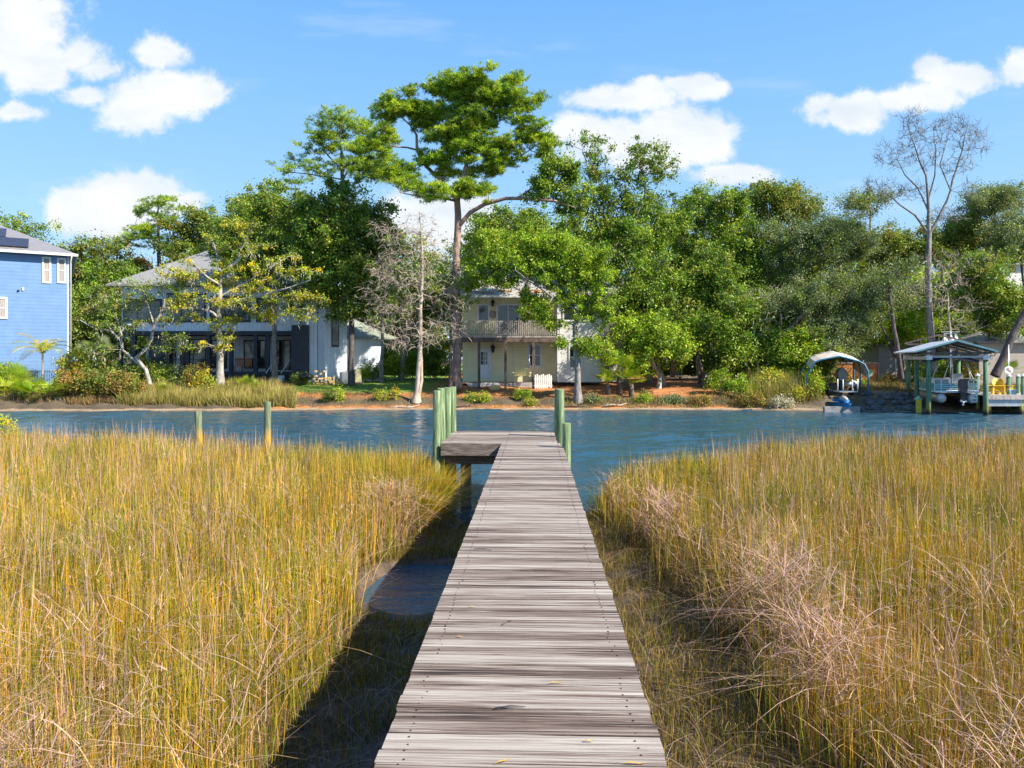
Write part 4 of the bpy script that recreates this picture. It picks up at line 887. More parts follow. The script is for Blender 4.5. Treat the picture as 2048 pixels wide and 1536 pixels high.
# ------------------------------------------------------------------ boat lift, boat, private pier
ba = math.radians(-18); b0 = P(1857, 719, 40.9)
def blf(x, y): return (b0[0]+x*math.cos(ba)-y*math.sin(ba), b0[1]+x*math.sin(ba)+y*math.cos(ba))
bl = empty('boat_lift_shelter', (b0[0], b0[1], 0), 'open gable-roofed boat lift shelter on green piles over the water', 'boat shelter', rz=ba)
Wd = 2.75; Ln = 5.6
for (x_, y_) in ((0, 0), (Wd, 0), (0, Ln), (Wd, Ln), (0, Ln*0.55)):
    MB().tube([(x_, y_, -0.9), (x_, y_, 1), (x_, y_, 2.98)], [0.135, 0.13, 0.12], 14).build('pile', MT['pile_teal'], bl)
    MB().box(x_-0.16, x_+0.16, y_-0.16, y_+0.16, 2.983, 3.22).build('pile_cap', MT['metal'], bl)
    if y_ != Ln*0.55: MB().box(x_-0.07, x_+0.07, y_-0.07, y_+0.07, 3.223, 3.5).build('roof_post', MT['metal'], bl)
MT['lift_alu'] = simple('aluminium_beam', (0.35, 0.36, 0.40), (0.52, 0.54, 0.58), 3, 0.4, bump=0.05, metal=0.4)
MB().box(-0.1, Wd+0.1, -0.13, 0.0, 3.10, 3.20).build('lift_beam', MT['lift_alu'], bl); MB().box(-0.1, Wd+0.1, Ln, Ln+0.13, 3.10, 3.20).build('lift_beam', MT['lift_alu'], bl)
MB().box(-0.20, -0.165, -0.1, Ln, 3.0, 3.15).build('lift_beam', MT['lift_alu'], bl); MB().box(Wd+0.165, Wd+0.2, -0.1, Ln, 3.0, 3.15).build('lift_beam', MT['lift_alu'], bl)
xa, xb, xm = -0.75, Wd+0.45, Wd/2-0.1; zE, zA = 3.45, 4.05; mb = MB()
MT['lift_roof'] = simple('shelter_roof_metal', (0.5, 0.52, 0.56), (0.66, 0.68, 0.70), 5, 0.35, (1, 6, 1), 0.1)
for (x0_, z0_, x1_, z1_) in ((xa, zE, xm, zA), (xm, zA, xb, zE)):
    n_ = 14
    mb.add([(x0_, -0.55, z0_), (x1_, -0.55, z1_), (x1_, Ln+0.5, z1_), (x0_, Ln+0.5, z0_), (x0_, -0.55, z0_-0.07), (x1_, -0.55, z1_-0.07), (x1_, Ln+0.5, z1_-0.07), (x0_, Ln+0.5, z0_-0.07)], [(0, 1, 2, 3), (4, 7, 6, 5), (0, 4, 5, 1), (3, 2, 6, 7), (0, 3, 7, 4), (1, 5, 6, 2)])
    for k_ in range(n_):
        yy_ = -0.5+k_*0.5
        if yy_ < Ln+0.4: mb.bar((x0_, yy_, z0_+0.012), (x1_, yy_, z1_+0.012), 0.03, 0.03)
mb.build('roof', MT['lift_roof'], bl)
MT['teal'] = simple('teal_edge', (0.16, 0.34, 0.34), (0.30, 0.50, 0.48), 3, 0.4, bump=0.05)
mb = MB(); mb.bar((xa, -0.575, zE-0.02), (xm, -0.575, zA-0.02), 0.04, 0.09); mb.bar((xm, -0.575, zA-0.02), (xb, -0.575, zE-0.02), 0.04, 0.09); mb.build('roof_edge', MT['teal'], bl)
for y_ in (-0.3, Ln*0.33, Ln*0.66, Ln):
    mb = MB(); mb.bar((xa+0.25, y_, zE-0.10), (xb-0.25, y_, zE-0.10), 0.05, 0.10); mb.bar((xa+0.1, y_, zE-0.06), (xm, y_, zA-0.12), 0.05, 0.1); mb.bar((xb-0.1, y_, zE-0.06), (xm, y_, zA-0.12), 0.05, 0.1)
    for f in (-0.5, -0.25, 0, 0.25, 0.5): mb.box(xm+f*2-0.025, xm+f*2+0.025, y_-0.02, y_+0.02, zE-0.04, zA-0.12-abs(f)*0.6)
    mb.build('truss', MT['brown_wood'], bl)
mb = MB()
for f in (0.16, 0.4, 0.62, 0.86): mb.box(xa+0.3+(xb-xa-0.6)*f-0.03, xa+0.3+(xb-xa-0.6)*f+0.03, 0.02, Ln, zE-0.16, zE-0.105)
mb.build('purlins', MT['rail_wood'], bl)
# the pontoon boat on the lift
pb = empty('pontoon_boat', (*blf(0.45, 0.1), 0.6), 'teal and white pontoon boat with dark canopy, raised on the lift under the gable roof', 'pontoon boat', rz=ba)
MT['alu'] = simple('pontoon_aluminium', (0.40, 0.38, 0.36), (0.62, 0.58, 0.55), 4, 0.45, bump=0.2, metal=0.5)
for x_ in (0.22, 1.72):
    MB().lathe((x_, 0, 0.27), [(0, -0.02), (0.15, 0.0), (0.25, 0.06), (0.27, 0.14), (0.27, 4.9), (0.2, 5.3), (0, 5.6)], 16, axis='Y').build('pontoon', MT['alu'], pb)
MB().box(-0.12, 2.06, 0.05, 5.1, 0.58, 0.68).build('deck', MT['white'], pb)
MT['boat_teal'] = simple('boat_teal_panel', (0.05, 0.30, 0.36), (0.09, 0.42, 0.46), 3, 0.3, bump=0.02)
MB().box(-0.06, 1.05, 0.30, 0.33, 0.72, 1.08, col=(1, 1, 1)).build('side_panel', MT['boat_teal'], pb); MB().box(-0.08, -0.05, 0.35, 4.9, 0.72, 1.08).build('side_panel', MT['boat_teal'], pb)
MB().box(2.0, 2.03, 0.35, 4.9, 0.72, 1.08).build('side_panel', MT['boat_teal'], pb)
mb = MB()
for z_ in (0.8, 0.9, 1.0, 1.30): mb.bar((-0.08, 0.27, z_), (1.08, 0.27, z_), 0.025); 
for x_ in (-0.08, 0.25, 0.70, 1.08): mb.bar((x_, 0.27, 0.68), (x_, 0.27, 1.31), 0.035)
for z_ in (1.30,): mb.bar((-0.1, 0.27, z_), (-0.1, 4.9, z_), 0.03); mb.bar((2.05, 0.27, z_), (2.05, 4.9, z_), 0.03)
for x_ in (1.55, 1.78, 2.0): mb.bar((x_, 0.1, 0.68), (x_, 0.1, 1.25), 0.035)
mb.bar((1.55, 0.1, 1.25), (2.0, 0.1, 1.25), 0.035); mb.bar((1.55, 0.1, 0.95), (2.0, 0.1, 0.95), 0.035)
mb.build('railing', MT['white'], pb)
MT['seat_grey'] = simple('seat_vinyl', (0.30, 0.27, 0.26), (0.45, 0.40, 0.38), 3, 0.5, bump=0.1)
def soft(x0, x1, y0, y1, z0, z1):
    mb = MB(); mb.prism([(x0, z0), (x1, z0), (x1, z1-0.06), (x1-0.05, z1), (x0+0.05, z1), (x0, z1-0.06)], y0, y1); return mb
for a in ((0.05, 0.7, 0.6, 1.0, 0.684, 1.32), (1.0, 1.55, 1.2, 1.7, 0.684, 1.6), (0.1, 1.9, 3.9, 4.5, 0.684, 1.3)): soft(*a).build('seat', MT['seat_grey'], pb)
mb = MB(); mb.tube([(0.4, 0.5, 1.3), (0.85, 0.9, 2.4)], 0.02, 6); mb.tube([(1.9, 0.6, 1.3), (1.5, 0.9, 2.4)], 0.02, 6); mb.tube([(0.0, 1.2, 1.3), (0.3, 1.2, 2.2)], 0.02, 6); mb.tube([(2.0, 1.6, 1.3), (1.8, 1.4, 2.2)], 0.02, 6); mb.tube([(0.95, 0.9, 0.7), (0.95, 0.9, 2.9)], 0.022, 6); mb.build('canopy_frame', MT['white'], pb)
MT['canvas'] = simple('navy_canvas', (0.008, 0.02, 0.06), (0.02, 0.05, 0.12), 3, 0.8, bump=0.2)
mb = MB(); n_ = 10; vs = []
for j in range(2):
    for i in range(n_+1):
        t_ = i/n_; x_ = -0.2+2.3*t_; vs.append((x_, 0.35+2.4*j, 2.18+0.42*math.sin(math.pi*(0.12+0.76*t_))-0.0))
vs2 = [(a, b_, c_-0.10) for a, b_, c_ in vs]; N1 = n_+1
fs = [(i, i+1, N1+i+1, N1+i) for i in range(n_)]+[(2*N1+i+1, 2*N1+i, 3*N1+i, 3*N1+i+1) for i in range(n_)]+[(i+1, i, 2*N1+i, 2*N1+i+1) for i in range(n_)]+[(N1+i, N1+i+1, 3*N1+i+1, 3*N1+i) for i in range(n_)]+[(0, N1, 3*N1, 2*N1), (n_, 2*N1+n_, 3*N1+n_, N1+n_)]
mb.add(vs+vs2, fs); mb.build('canopy', MT['canvas'], pb)
ob = MB(); ob.prism([(1.02, 0.62), (1.36, 0.62), (1.40, 0.95), (1.36, 1.25), (1.28, 1.33), (1.10, 1.33), (1.02, 1.25), (0.99, 0.95)], -0.38, 0.02); om = ob.build('outboard_motor', MT['black'], pb)
MB().prism([(1.10, 0.02), (1.28, 0.02), (1.32, 0.617), (1.06, 0.617)], -0.26, -0.04).build('leg', MT['black'], om)
mb = MB()
for k_ in range(3): a_ = 2.1*k_+0.4; mb.cbox((1.19+0.1*math.cos(a_), -0.32, 0.08+0.1*math.sin(a_)), (0.16, 0.02, 0.09), ry=-a_)
mb.lathe((1.19, -0.4, 0.08), [(0, 0), (0.05, 0.03), (0.06, 0.14)], 8, axis='Y'); mb.build('propeller', MT['metal'], om)
mb = MB(); mb.bar((1.62, -0.06, 0.05), (1.62, -0.06, 0.7), 0.03); mb.bar((1.90, -0.06, 0.05), (1.90, -0.06, 0.7), 0.03)
for z_ in (0.1, 0.28, 0.46): mb.bar((1.62, -0.06, z_), (1.90, -0.06, z_), 0.04)
mb.build('ladder', MT['white'], pb)
mb = MB()
for x_ in (0.3, 1.6): mb.box(x_, x_+0.12, 0.2, 5.0, -0.12, -0.003)
mb.box(-0.5, 2.4, 0.9, 1.05, -0.30, -0.123); mb.box(-0.5, 2.4, 4.2, 4.35, -0.30, -0.123); mb.build('bunks', MT['alu'], bl)
bl.children[-1].matrix_parent_inverse = Matrix.Translation((0.45, 0.1, 0.6))
# yellow dock box bumpers between the shelter piles
q = blf(-0.35, 0.75); db = empty('yellow_bumper_post', (q[0], q[1], -0.2), 'short yellow square post with pale green peaked cap between the shelter piles', 'bumper post', rz=ba)
MT['yellow_p'] = simple('yellow_paint', (0.55, 0.40, 0.02), (0.75, 0.58, 0.05), 4, 0.5, bump=0.1); MT['palegreen'] = simple('pale_green_cap', (0.28, 0.42, 0.25), (0.42, 0.55, 0.36), 4, 0.5)
MB().box(-0.13, 0.13, -0.13, 0.13, -0.3, 0.95).build('post', MT['yellow_p'], db); MB().lathe((0, 0, 0.953), [(0.24, 0), (0.22, 0.04), (0, 0.22)], 4, smooth=False).build('cap', MT['palegreen'], db)
# private pier at the right
pq = P(1975, 719, 40.6); pr = empty('private_pier', (pq[0], pq[1], 0), 'wooden pier deck with dark underside, right of the boat lift, carrying yellow chairs', 'pier')
zp = EYE+(HOR-790)/F*40.6
mb = MB(); x_ = 0.0
while x_ < 7.0: mb.box(x_, x_+0.14, 0, 3.0, zp-0.04, zp); x_ += 0.15
mb.build('deck_boards', MT['rail_wood'], pr)
MB().box(0, 7, -0.06, -0.003, zp-0.25, zp-0.01).build('fascia_board', MT['rail_wood'], pr); MB().box(0.05, 7, 0.05, 0.15, zp-0.62, zp-0.25).build('beam', MT['lift_alu'], pr)
MB().box(0.05, 7, 2.8, 2.9, -0.6, zp-0.06).build('under_deck_dark', MT['dark_bark'], pr)  # dark sheet added to stand for the darkness beneath the deck
for k_, (x_, y_) in enumerate(((0.35, 0.4), (1.95, 0.15), (3.6, 0.2), (5.3, 0.3))): MB().tube([(x_, y_, -0.8), (x_, y_, zp-0.05)], 0.11, 10).build('pile', MT['pile_teal'], pr)
capmat = MT['white']
for (px, py, d, lab) in ((1955, 748, 41.9, 'white-capped green post just inside the right pile of the boat lift'), (2018, 749, 42.2, 'white-capped green post directly under the hexagonal sign'), (2036, 749, 42.6, 'white-capped post right of the hexagonal sign'), (2046, 749, 40.9, 'white-capped post at the very right edge of the pier')):
    q = P(px, py, d); r = empty('capped_post', (q[0], d, 0), lab, 'post', group='white-capped pier posts')
    MB().tube([(0, 0, -0.7), (0, 0, q[2]-0.12)], 0.10, 12).build('post', MT['pile_teal'], r); MB().lathe((0, 0, q[2]-0.117), [(0.125, 0), (0.125, 0.05), (0, 0.17)], 10, smooth=False).build('cap', capmat, r)
MT['chair_yellow'] = simple('chair_yellow', (0.72, 0.42, 0.015), (0.86, 0.56, 0.03), 4, 0.45, bump=0.05)
def chair(loc, rz, label):
    r = empty('adirondack_chair', loc, label, 'chair', rz=rz, group='yellow chairs on the pier')
    mb = MB()
    for k_ in range(5): mb.cbox((0, -0.25+0.12*k_, 0.36-0.035*k_), (0.52, 0.10, 0.025), rx=-0.28)
    mb.build('seat', MT['chair_yellow'], r); mb = MB()
    for k_ in range(7):
        a_ = (k_-3)/3; l = 0.86-0.20*a_*a_; x_ = 0.085*(k_-3); mb.cbox((x_*(1.0), 0.36+0.14, 0.20+l*0.47), (0.075, 0.022, l), rx=-0.36)
    mb.cbox((0, 0.50, 0.52), (0.55, 0.04, 0.07), rx=-0.36); mb.build('backrest', MT['chair_yellow'], r)
    for s_ in (-1, 1):
        MB().cbox((s_*0.34, 0.0, 0.56), (0.13, 0.72, 0.025)).build('armrest', MT['chair_yellow'], r)
        MB().box(s_*0.30-0.02, s_*0.30+0.02, -0.32, -0.22, 0, 0.545).build('leg', MT['chair_yellow'], r)
        MB().prism([(s_*0.28-0.015, 0), (s_*0.28+0.015, 0), (s_*0.28+0.015, 0.12), (s_*0.28-0.015, 0.12)], 0.2, 0.62).build('leg', MT['chair_yellow'], r)
    r.scale = (0.9, 0.9, 0.88); return r
q = P(1985, 790, 41.4); chair((q[0], q[1], zp), math.radians(-75), 'yellow slatted wooden chair seen from the side, nearer the boat lift')
q = P(2008, 790, 41.5); chair((q[0], q[1], zp), math.radians(15), 'yellow slatted wooden chair facing the creek with round fanned back, right of the other')
q = P(2021, 740, 42.0); sg = empty('hexagonal_sign', (q[0], q[1]+0.15, zp), 'pale hexagonal plate with reddish arrow shape on a thin pole above the pier', 'sign')
MB().tube([(0.03, 0.06, -1.2), (0.03, 0.06, EYE+30/F*42-zp)], 0.025, 8).build('pole', MT['metal'], sg)
zc = q[2]-zp; hx = [(0.27*math.cos(math.pi/6+k_*math.pi/3), zc+0.25*math.sin(math.pi/6+k_*math.pi/3)) for k_ in range(6)]
pl = MB().prism(hx, -0.02, 0.02).build('plate', MT['white'], sg)
MT['red'] = simple('faded_red', (0.45, 0.12, 0.10), (0.6, 0.25, 0.2), 3, 0.6); mb = MB(); mb.bar((-0.12, -0.035, zc+0.08), (0.12, -0.035, zc-0.10), 0.01, 0.05); mb.bar((-0.12, -0.035, zc+0.08), (0.02, -0.033, zc+0.10), 0.01, 0.04); mb.build('emblem', MT['red'], pl)
q = P(2023, 786, 41.2); co = empty('cooler', (q[0], q[1], zp), 'small teal cooler with white lid beside the yellow chairs', 'cooler')
MB().prism([(-0.18, 0), (0.18, 0), (0.2, 0.24), (-0.2, 0.24)], -0.14, 0.14).build('body', MT['teal'], co); MB().box(-0.21, 0.21, -0.15, 0.15, 0.243, 0.29).build('lid', MT['white'], co)
# gourd bird houses on a pole behind the shelter
q = P(1901, 677, 47.0); gd = empty('gourd_birdhouses', (q[0], q[1], gz(q[0], q[1])), 'white gourd bird houses hung in a cluster on a pole above the shelter roof', 'bird houses')
zc = q[2]-gd.location.z; MB().tube([(0, 0, -0.2), (0, 0, zc+0.45)], 0.035, 8).build('pole', MT['metal'], gd)
mb = MB(); mb.bar((-0.6, 0, zc+0.42), (0.55, 0, zc+0.42), 0.04); mb.bar((-0.5, -0.1, zc+0.3), (0.5, 0.1, zc+0.3), 0.03); mb.bar((0.0, -0.5, zc+0.3), (0.0, 0.5, zc+0.3), 0.03); mb.build('crossbar', MT['metal'], gd)
for (x_, y_) in ((-0.46, -0.1), (-0.26, 0.1), (-0.08, -0.25), (0.1, 0.15), (0.27, -0.05), (0.45, 0.1)):
    MB().lathe((x_, y_, zc-0.12), [(0, -0.17), (0.10, -0.13), (0.14, -0.03), (0.11, 0.08), (0.05, 0.17), (0.03, 0.28), (0.012, 0.40)], 12).build('gourd', MT['white'], gd)

# metal carport arch with rusty roof
q = P(1620, 719, 45.0); cp = empty('carport', (q[0], q[1], 0.6), 'open metal carport with rounded rusty white roof and blue-green frame, on the bank', 'carport', rz=math.radians(-10))
def cx(px): return (px-1620)/F*45
def cz(py): return EYE+(HOR-py)/F*45-0.6
MT['cp_roof'] = simple('rusty_white_sheet', (0.42, 0.24, 0.16), (0.76, 0.77, 0.79), 2.2, 0.5, (1, 3, 1), 0.2, detail=8)
MT['cp_frame'] = simple('blue_green_frame', (0.02, 0.12, 0.20), (0.06, 0.24, 0.34), 3, 0.45)
prof = [(cx(1621), cz(737)), (cx(1629), cz(723)), (cx(1640), cz(718)), (cx(1675), cz(711)), (cx(1712), cz(721)), (cx(1722), cz(727)), (cx(1728), cz(740)), (cx(1729), cz(755))]
mb = MB(); n_ = len(prof); vs = []
for j in range(13):
    f = j/12; w_ = 0.012 if j % 2 else 0.0
    vs += [(x_+0.4*f, 4.6*f, z_+0.5*f+w_) for x_, z_ in prof]
vs2 = [(a, b_, c_-0.04) for a, b_, c_ in vs]; fs = []
for j in range(12):
    for i in range(n_-1): a_ = j*n_+i; fs.append((a_, a_+1, a_+n_+1, a_+n_)); b_ = a_+13*n_; fs.append((b_+1, b_, b_+n_, b_+n_+1))
for i in range(n_-1): fs.append((i+1, i, 13*n_+i, 13*n_+i+1)); k_ = 12*n_; fs.append((k_+i, k_+i+1, 13*n_+k_+i+1, 13*n_+k_+i))
mb.add(vs+vs2, fs); mb.build('roof', MT['cp_roof'], cp)
full = [(cx(1612), -0.1), (cx(1613), cz(750))]+[(a, b_-0.05) for a, b_ in prof]+[(cx(1727), -0.1)]
for (yy_, sh) in ((-0.05, 0), (2.3, 0.2), (4.55, 0.4)):
    mb = MB(); mb.tube([(a+sh, yy_, b_+(0.5*yy_/4.6 if b_ > 0 else 0)) for a, b_ in full], 0.055, 6); mb.build('frame_arch', MT['cp_frame'], cp)
# personal watercraft on a ramp with trailer guides
q = P(1682, 822, 43.0); jw = empty('jet_ski', (q[0], q[1], 0.1), 'blue and white jet ski on the ramp, nose to the water beside the bulkhead', 'jet ski')
MT['blue_gel'] = simple('blue_gelcoat', (0.02, 0.22, 0.55), (0.05, 0.34, 0.70), 3, 0.15); 
def hullmesh(sc, sec, name, mat, parent):
    V = []; n = 9
    for (y_, w_, z0_, z1_) in sec:
        for k_ in range(n):
            t_ = k_/(n-1)*2-1; V.append((w_*t_*sc, y_, z1_-(z1_-z0_)*(1-abs(t_)**1.7)))
    Q = [(j*n+i, j*n+i+1, (j+1)*n+i+1, (j+1)*n+i) for j in range(len(sec)-1) for i in range(n-1)]
    mb = MB(); mb.add(V, Q, smooth=True); top = [j*n for j in range(len(sec))]+[j*n+n-1 for j in reversed(range(len(sec)))]; mb.f.append(tuple(reversed(top))); mb.sm.append(False); return mb.build(name, mat, parent)
hullmesh(1, [(-1.3, 0.05, 0.30, 0.42), (-1.05, 0.28, 0.10, 0.48), (-0.5, 0.42, 0.0, 0.50), (0.6, 0.46, 0.0, 0.48), (1.3, 0.45, 0.05, 0.45)], 'hull', MT['blue_gel'], jw)
hullmesh(1, [(-1.15, 0.05, 0.46, 0.50), (-0.7, 0.30, 0.47, 0.66), (-0.2, 0.34, 0.48, 0.80), (0.2, 0.24, 0.49, 0.74), (1.1, 0.26, 0.49, 0.70)], 'underdeck', MT['blue_gel'], jw)
jw.scale = (0.85,)*3
mb = MB(); mb.lathe((0, -0.35, 0.72), [(0, -0.5), (0.17, -0.35), (0.24, -0.05), (0.2, 0.2), (0.15, 0.3)], 12, axis='Y'); mb.build('hood', MT['seat_grey'], jw)
mb = MB(); mb.lathe((0, 0.5, 0.70), [(0, -0.45), (0.14, -0.38), (0.16, 0.0), (0.15, 0.5), (0, 0.62)], 10, axis='Y'); mb.build('seat', MT['black'], jw)
mb = MB(); mb.tube([(-0.36, -0.12, 1.03), (0, -0.2, 0.99), (0.36, -0.12, 1.03)], 0.022, 6); mb.tube([(0, -0.2, 0.8), (0, -0.2, 1.0)], 0.03, 6); mb.build('handlebar', MT['black'], jw)
q = P(1682, 800, 45.3); tl = empty('boat_trailer', (q[0], q[1], gz(q[0], q[1])), 'small boat trailer with upright white guide posts behind the jet ski', 'trailer')
mb = MB(); mb.bar((-0.5, -1.0, 0.3), (-0.5, 1.2, 0.3), 0.06); mb.bar((0.5, -1.0, 0.3), (0.5, 1.2, 0.3), 0.06); mb.bar((-0.6, 0.2, 0.3), (0.6, 0.2, 0.3), 0.06); mb.bar((-0.5, -0.9, 0.3), (0.5, -0.9, 0.3), 0.06); mb.build('frame', MT['metal'], tl)
for x_ in (-0.6, -0.28, 0.28, 0.6): MB().tube([(x_, -0.9, 0.3), (x_, -0.9, 1.0+0.1*abs(x_))], 0.035, 8).build('guide_post', MT['white'], tl)
for s_ in (-1, 1):
    w_ = MB().lathe((s_*0.72, 0.2, 0.26), [(0.14, -0.08), (0.26, -0.08), (0.28, 0), (0.26, 0.08), (0.14, 0.08)], 16, axis='X').build('wheel', MT['black'], tl)
q = P(1682, 775, 46.2); mo = empty('covered_outboard', (q[0], q[1], gz(q[0], q[1])), 'grey and black outboard motor on a stand behind the boat trailer', 'outboard motor')
mb = MB(); mb.prism([(-0.2, 0.75), (0.2, 0.75), (0.26, 1.05), (0.2, 1.4), (0.05, 1.52), (-0.1, 1.5), (-0.24, 1.3), (-0.26, 1.0)], -0.25, 0.25); mb.build('cowling', MT['seat_grey'], mo); MB().prism([(-0.12, 0.05), (0.12, 0.05), (0.16, 0.747), (-0.16, 0.747)], -0.1, 0.12).build('leg', MT['black'], mo)
mb = MB(); mb.bar((-0.35, 0.16, 0), (-0.1, 0.16, 0.7), 0.05); mb.bar((0.35, 0.16, 0), (0.1, 0.16, 0.7), 0.05); mb.build('stand', MT['brown_wood'], mo)
q = P(1702, 771, 47.0); ky = empty('paddle_board', (q[0], q[1], gz(q[0], q[1])+0.25), 'white paddle board lying on a rack under the carport', 'paddle board')
mb = MB(); mb.lathe((0, 0, 0.15), [(0, -0.55), (0.14, -0.42), (0.2, -0.1), (0.2, 0.2), (0.12, 0.45), (0, 0.58)], 14, axis='X'); mb.build('board', MT['white'], ky); mb = MB(); mb.box(-0.3, -0.2, -0.2, 0.2, -0.3, 0.0); mb.box(0.2, 0.3, -0.2, 0.2, -0.3, 0.0); mb.build('rack', MT['brown_wood'], ky)
q = P(1658, 778, 46.5); sb = empty('storage_box', (q[0], q[1], gz(q[0], q[1])), 'low dark brown storage box with a pale rim under the carport', 'box')
MB().box(-0.42, 0.35, -0.3, 0.3, 0.0, 0.32).build('body', MT['brown_wood'], sb); MB().prism([(-0.44, 0.323), (0.37, 0.323), (0.33, 0.5), (-0.38, 0.52)], -0.32, 0.32).build('lid', MT['dark_bark'], sb)
# orange fence panel with framed picture
q = P(1700, 752, 52.0); fp = empty('orange_fence_panel', (q[0], q[1], gz(q[0], q[1])-0.05), 'orange-brown wooden fence panel with a small pale framed picture on it, right of the carport', 'fence')
MT['orange'] = siding('orange_boards', (0.62, 0.22, 0.08), (0.25, 0.09, 0.04), 0.16, vertical=True, line=0.1)
wf = 55/F*52; hf = (752-716)/F*52+0.1; MB().box(-1.1, wf, 0, 0.04, 0, hf).build('panel', MT['orange'], fp); mb = MB(); mb.box(-1.15, wf+0.05, -0.05, 0.06, hf+0.003, hf+0.08); mb.box(wf+0.003, wf+0.1, -0.05, 0.06, 0, hf); mb.build('fence_frame', MT['rail_wood'], fp)
pc = MB().box(34/F*52, 46/F*52, -0.045, -0.003, hf-0.9, hf-0.45).build('picture_frame', MT['cream'], fp); MB().lathe((40/F*52, -0.05, hf-0.67), [(0, -0.012), (0.1, -0.01), (0.14, 0)], 7, axis='Y', smooth=False).build('picture_motif', MT['palegreen'], pc)
# concrete bulkhead, rocks, log
a = P(1648, 0, 42.2); b_ = P(1722, 0, 42.0); MB().box(a[0], b_[0], 42.1, 42.35, -0.6, 0.32).build('bulkhead', simple('wet_concrete', (0.16, 0.15, 0.15), (0.34, 0.33, 0.33), 4, 0.8), None)
bk = bpy.data.objects['bulkhead']; tag(bk, 'low grey concrete bulkhead at the waterline below the carport', 'bulkhead')
rg = np.random.default_rng(31); MT['rock'] = simple('shade_darkened_rock', (0.03, 0.03, 0.033), (0.15, 0.15, 0.15), 5, 0.85, bump=0.8)  # rock colour set darker for the shade the heap lies in
def rock(name, loc, s, seed, mat='rock', squash=0.7):
    rg2 = np.random.default_rng(seed); import bmesh
    bm = bmesh.new(); bmesh.ops.create_icosphere(bm, subdivisions=2, radius=1.0)
    for v_ in bm.verts: v_.co *= 1+0.28*math.sin(v_.co.x*3.1+seed)*math.cos(v_.co.y*2.7+seed*2)+float(rg2.uniform(-0.08, 0.08)); v_.co.x *= s*1.2; v_.co.y *= s; v_.co.z *= s*squash
    me = bpy.data.meshes.new(name); bm.to_mesh(me); bm.free(); o = link(name, me, MT[mat]); o.location = loc; o.rotation_euler = (0, 0, float(rg2.uniform(0, 6))); return o
rk = [rock('riprap_rock', (0, 0, 0), 0.26, k_+1) for k_ in range(4)]
for k_ in range(46):
    px = float(rg.uniform(1724, 1832)); dy = float(rg.uniform(0, 1))**1.2; d = 42.2+dy*3.0; x_ = (px-1024)/F*d; s_ = float(rg.uniform(0.5, 1.3))
    o = rk[k_] if k_ < 4 else rk[k_ % 4].copy()
    if k_ >= 4: COL.objects.link(o)
    o.location = (x_, d, max(0.02, gz(x_, d)+0.04)); o.scale = (s_,)*3; o.rotation_euler = (float(rg.uniform(-.3, .3)), 0, float(rg.uniform(0, 6)))
    tag(o, 'dark riprap rock in the heap on the bank between bulkhead and boat lift', 'rock', 'riprap rocks')
# yard things of the white house
q = P(640, 765, 50.5); r = empty('firewood_stack', (q[0], q[1], gz(q[0], q[1])), 'stack of pale cut firewood in front of the white house tower', 'firewood')
MT['log_end'] = simple('cut_wood', (0.45, 0.28, 0.10), (0.72, 0.52, 0.24), 8, 0.8); rg = np.random.default_rng(8)
mb = MB()
for row in range(6):
    for k_ in range(14-row*1):
        if rg.random() < 0.15*row: continue
        x_ = -0.35+k_*0.15+(row % 2)*0.07; mb.tube([(x_, -0.2+float(rg.normal(0, .04)), 0.08+row*0.125*(1.35 if k_ < 5 else 0.8)), (x_, 0.25, 0.08+row*0.125*(1.35 if k_ < 5 else 0.8))], 0.068, 7, smooth=False)
mb.build('logs', MT['log_end'], r)
q = P(694, 768, 51.0); r = empty('air_conditioner', (q[0], q[1], gz(q[0], q[1])), 'grey slatted air conditioning unit beside the firewood, left of the lawn tree', 'air conditioner')
b_ = MB().box(-0.42, 0.42, -0.4, 0.4, 0.05, 0.85).build('housing', MT['metal'], r); mb = MB()
for k_ in range(9): mb.box(-0.4+k_*0.098, -0.36+k_*0.098, -0.43, -0.403, 0.12, 0.8)
mb.build('grille', MT['seat_grey'], b_)
q = P(716, 768, 51.2); r = empty('utility_box', (q[0], q[1], gz(q[0], q[1])), 'pale yellow-green utility box just right of the lawn tree trunk', 'utility box')
MB().box(-0.2, 0.22, -0.2, 0.2, 0.1, 1.0).build('box', MT['cream'], r); MB().box(-0.22, 0.35, -0.22, 0.22, -0.1, 0.097).build('plinth', MT['beam'], r)
q = P(612, 766, 49.8); r = empty('fire_bowl', (q[0], q[1], gz(q[0], q[1])), 'black round fire bowl with handles on legs, left of the firewood', 'fire bowl')
MB().lathe((0, 0, 0.55), [(0, -0.22), (0.3, -0.18), (0.5, 0), (0.52, 0.03), (0.45, 0.16), (0.1, 0.3), (0, 0.3)], 18).build('bowl', MT['black'], r)
for a_ in (0.6, 2.2, 3.8, 5.4): MB().tube([(0.35*math.cos(a_), 0.35*math.sin(a_), 0.4), (0.42*math.cos(a_), 0.42*math.sin(a_), 0)], 0.02, 6).build('leg', MT['black'], r)
MT['orange_chair'] = simple('orange_wood', (0.45, 0.16, 0.05), (0.62, 0.26, 0.09), 4, 0.5)
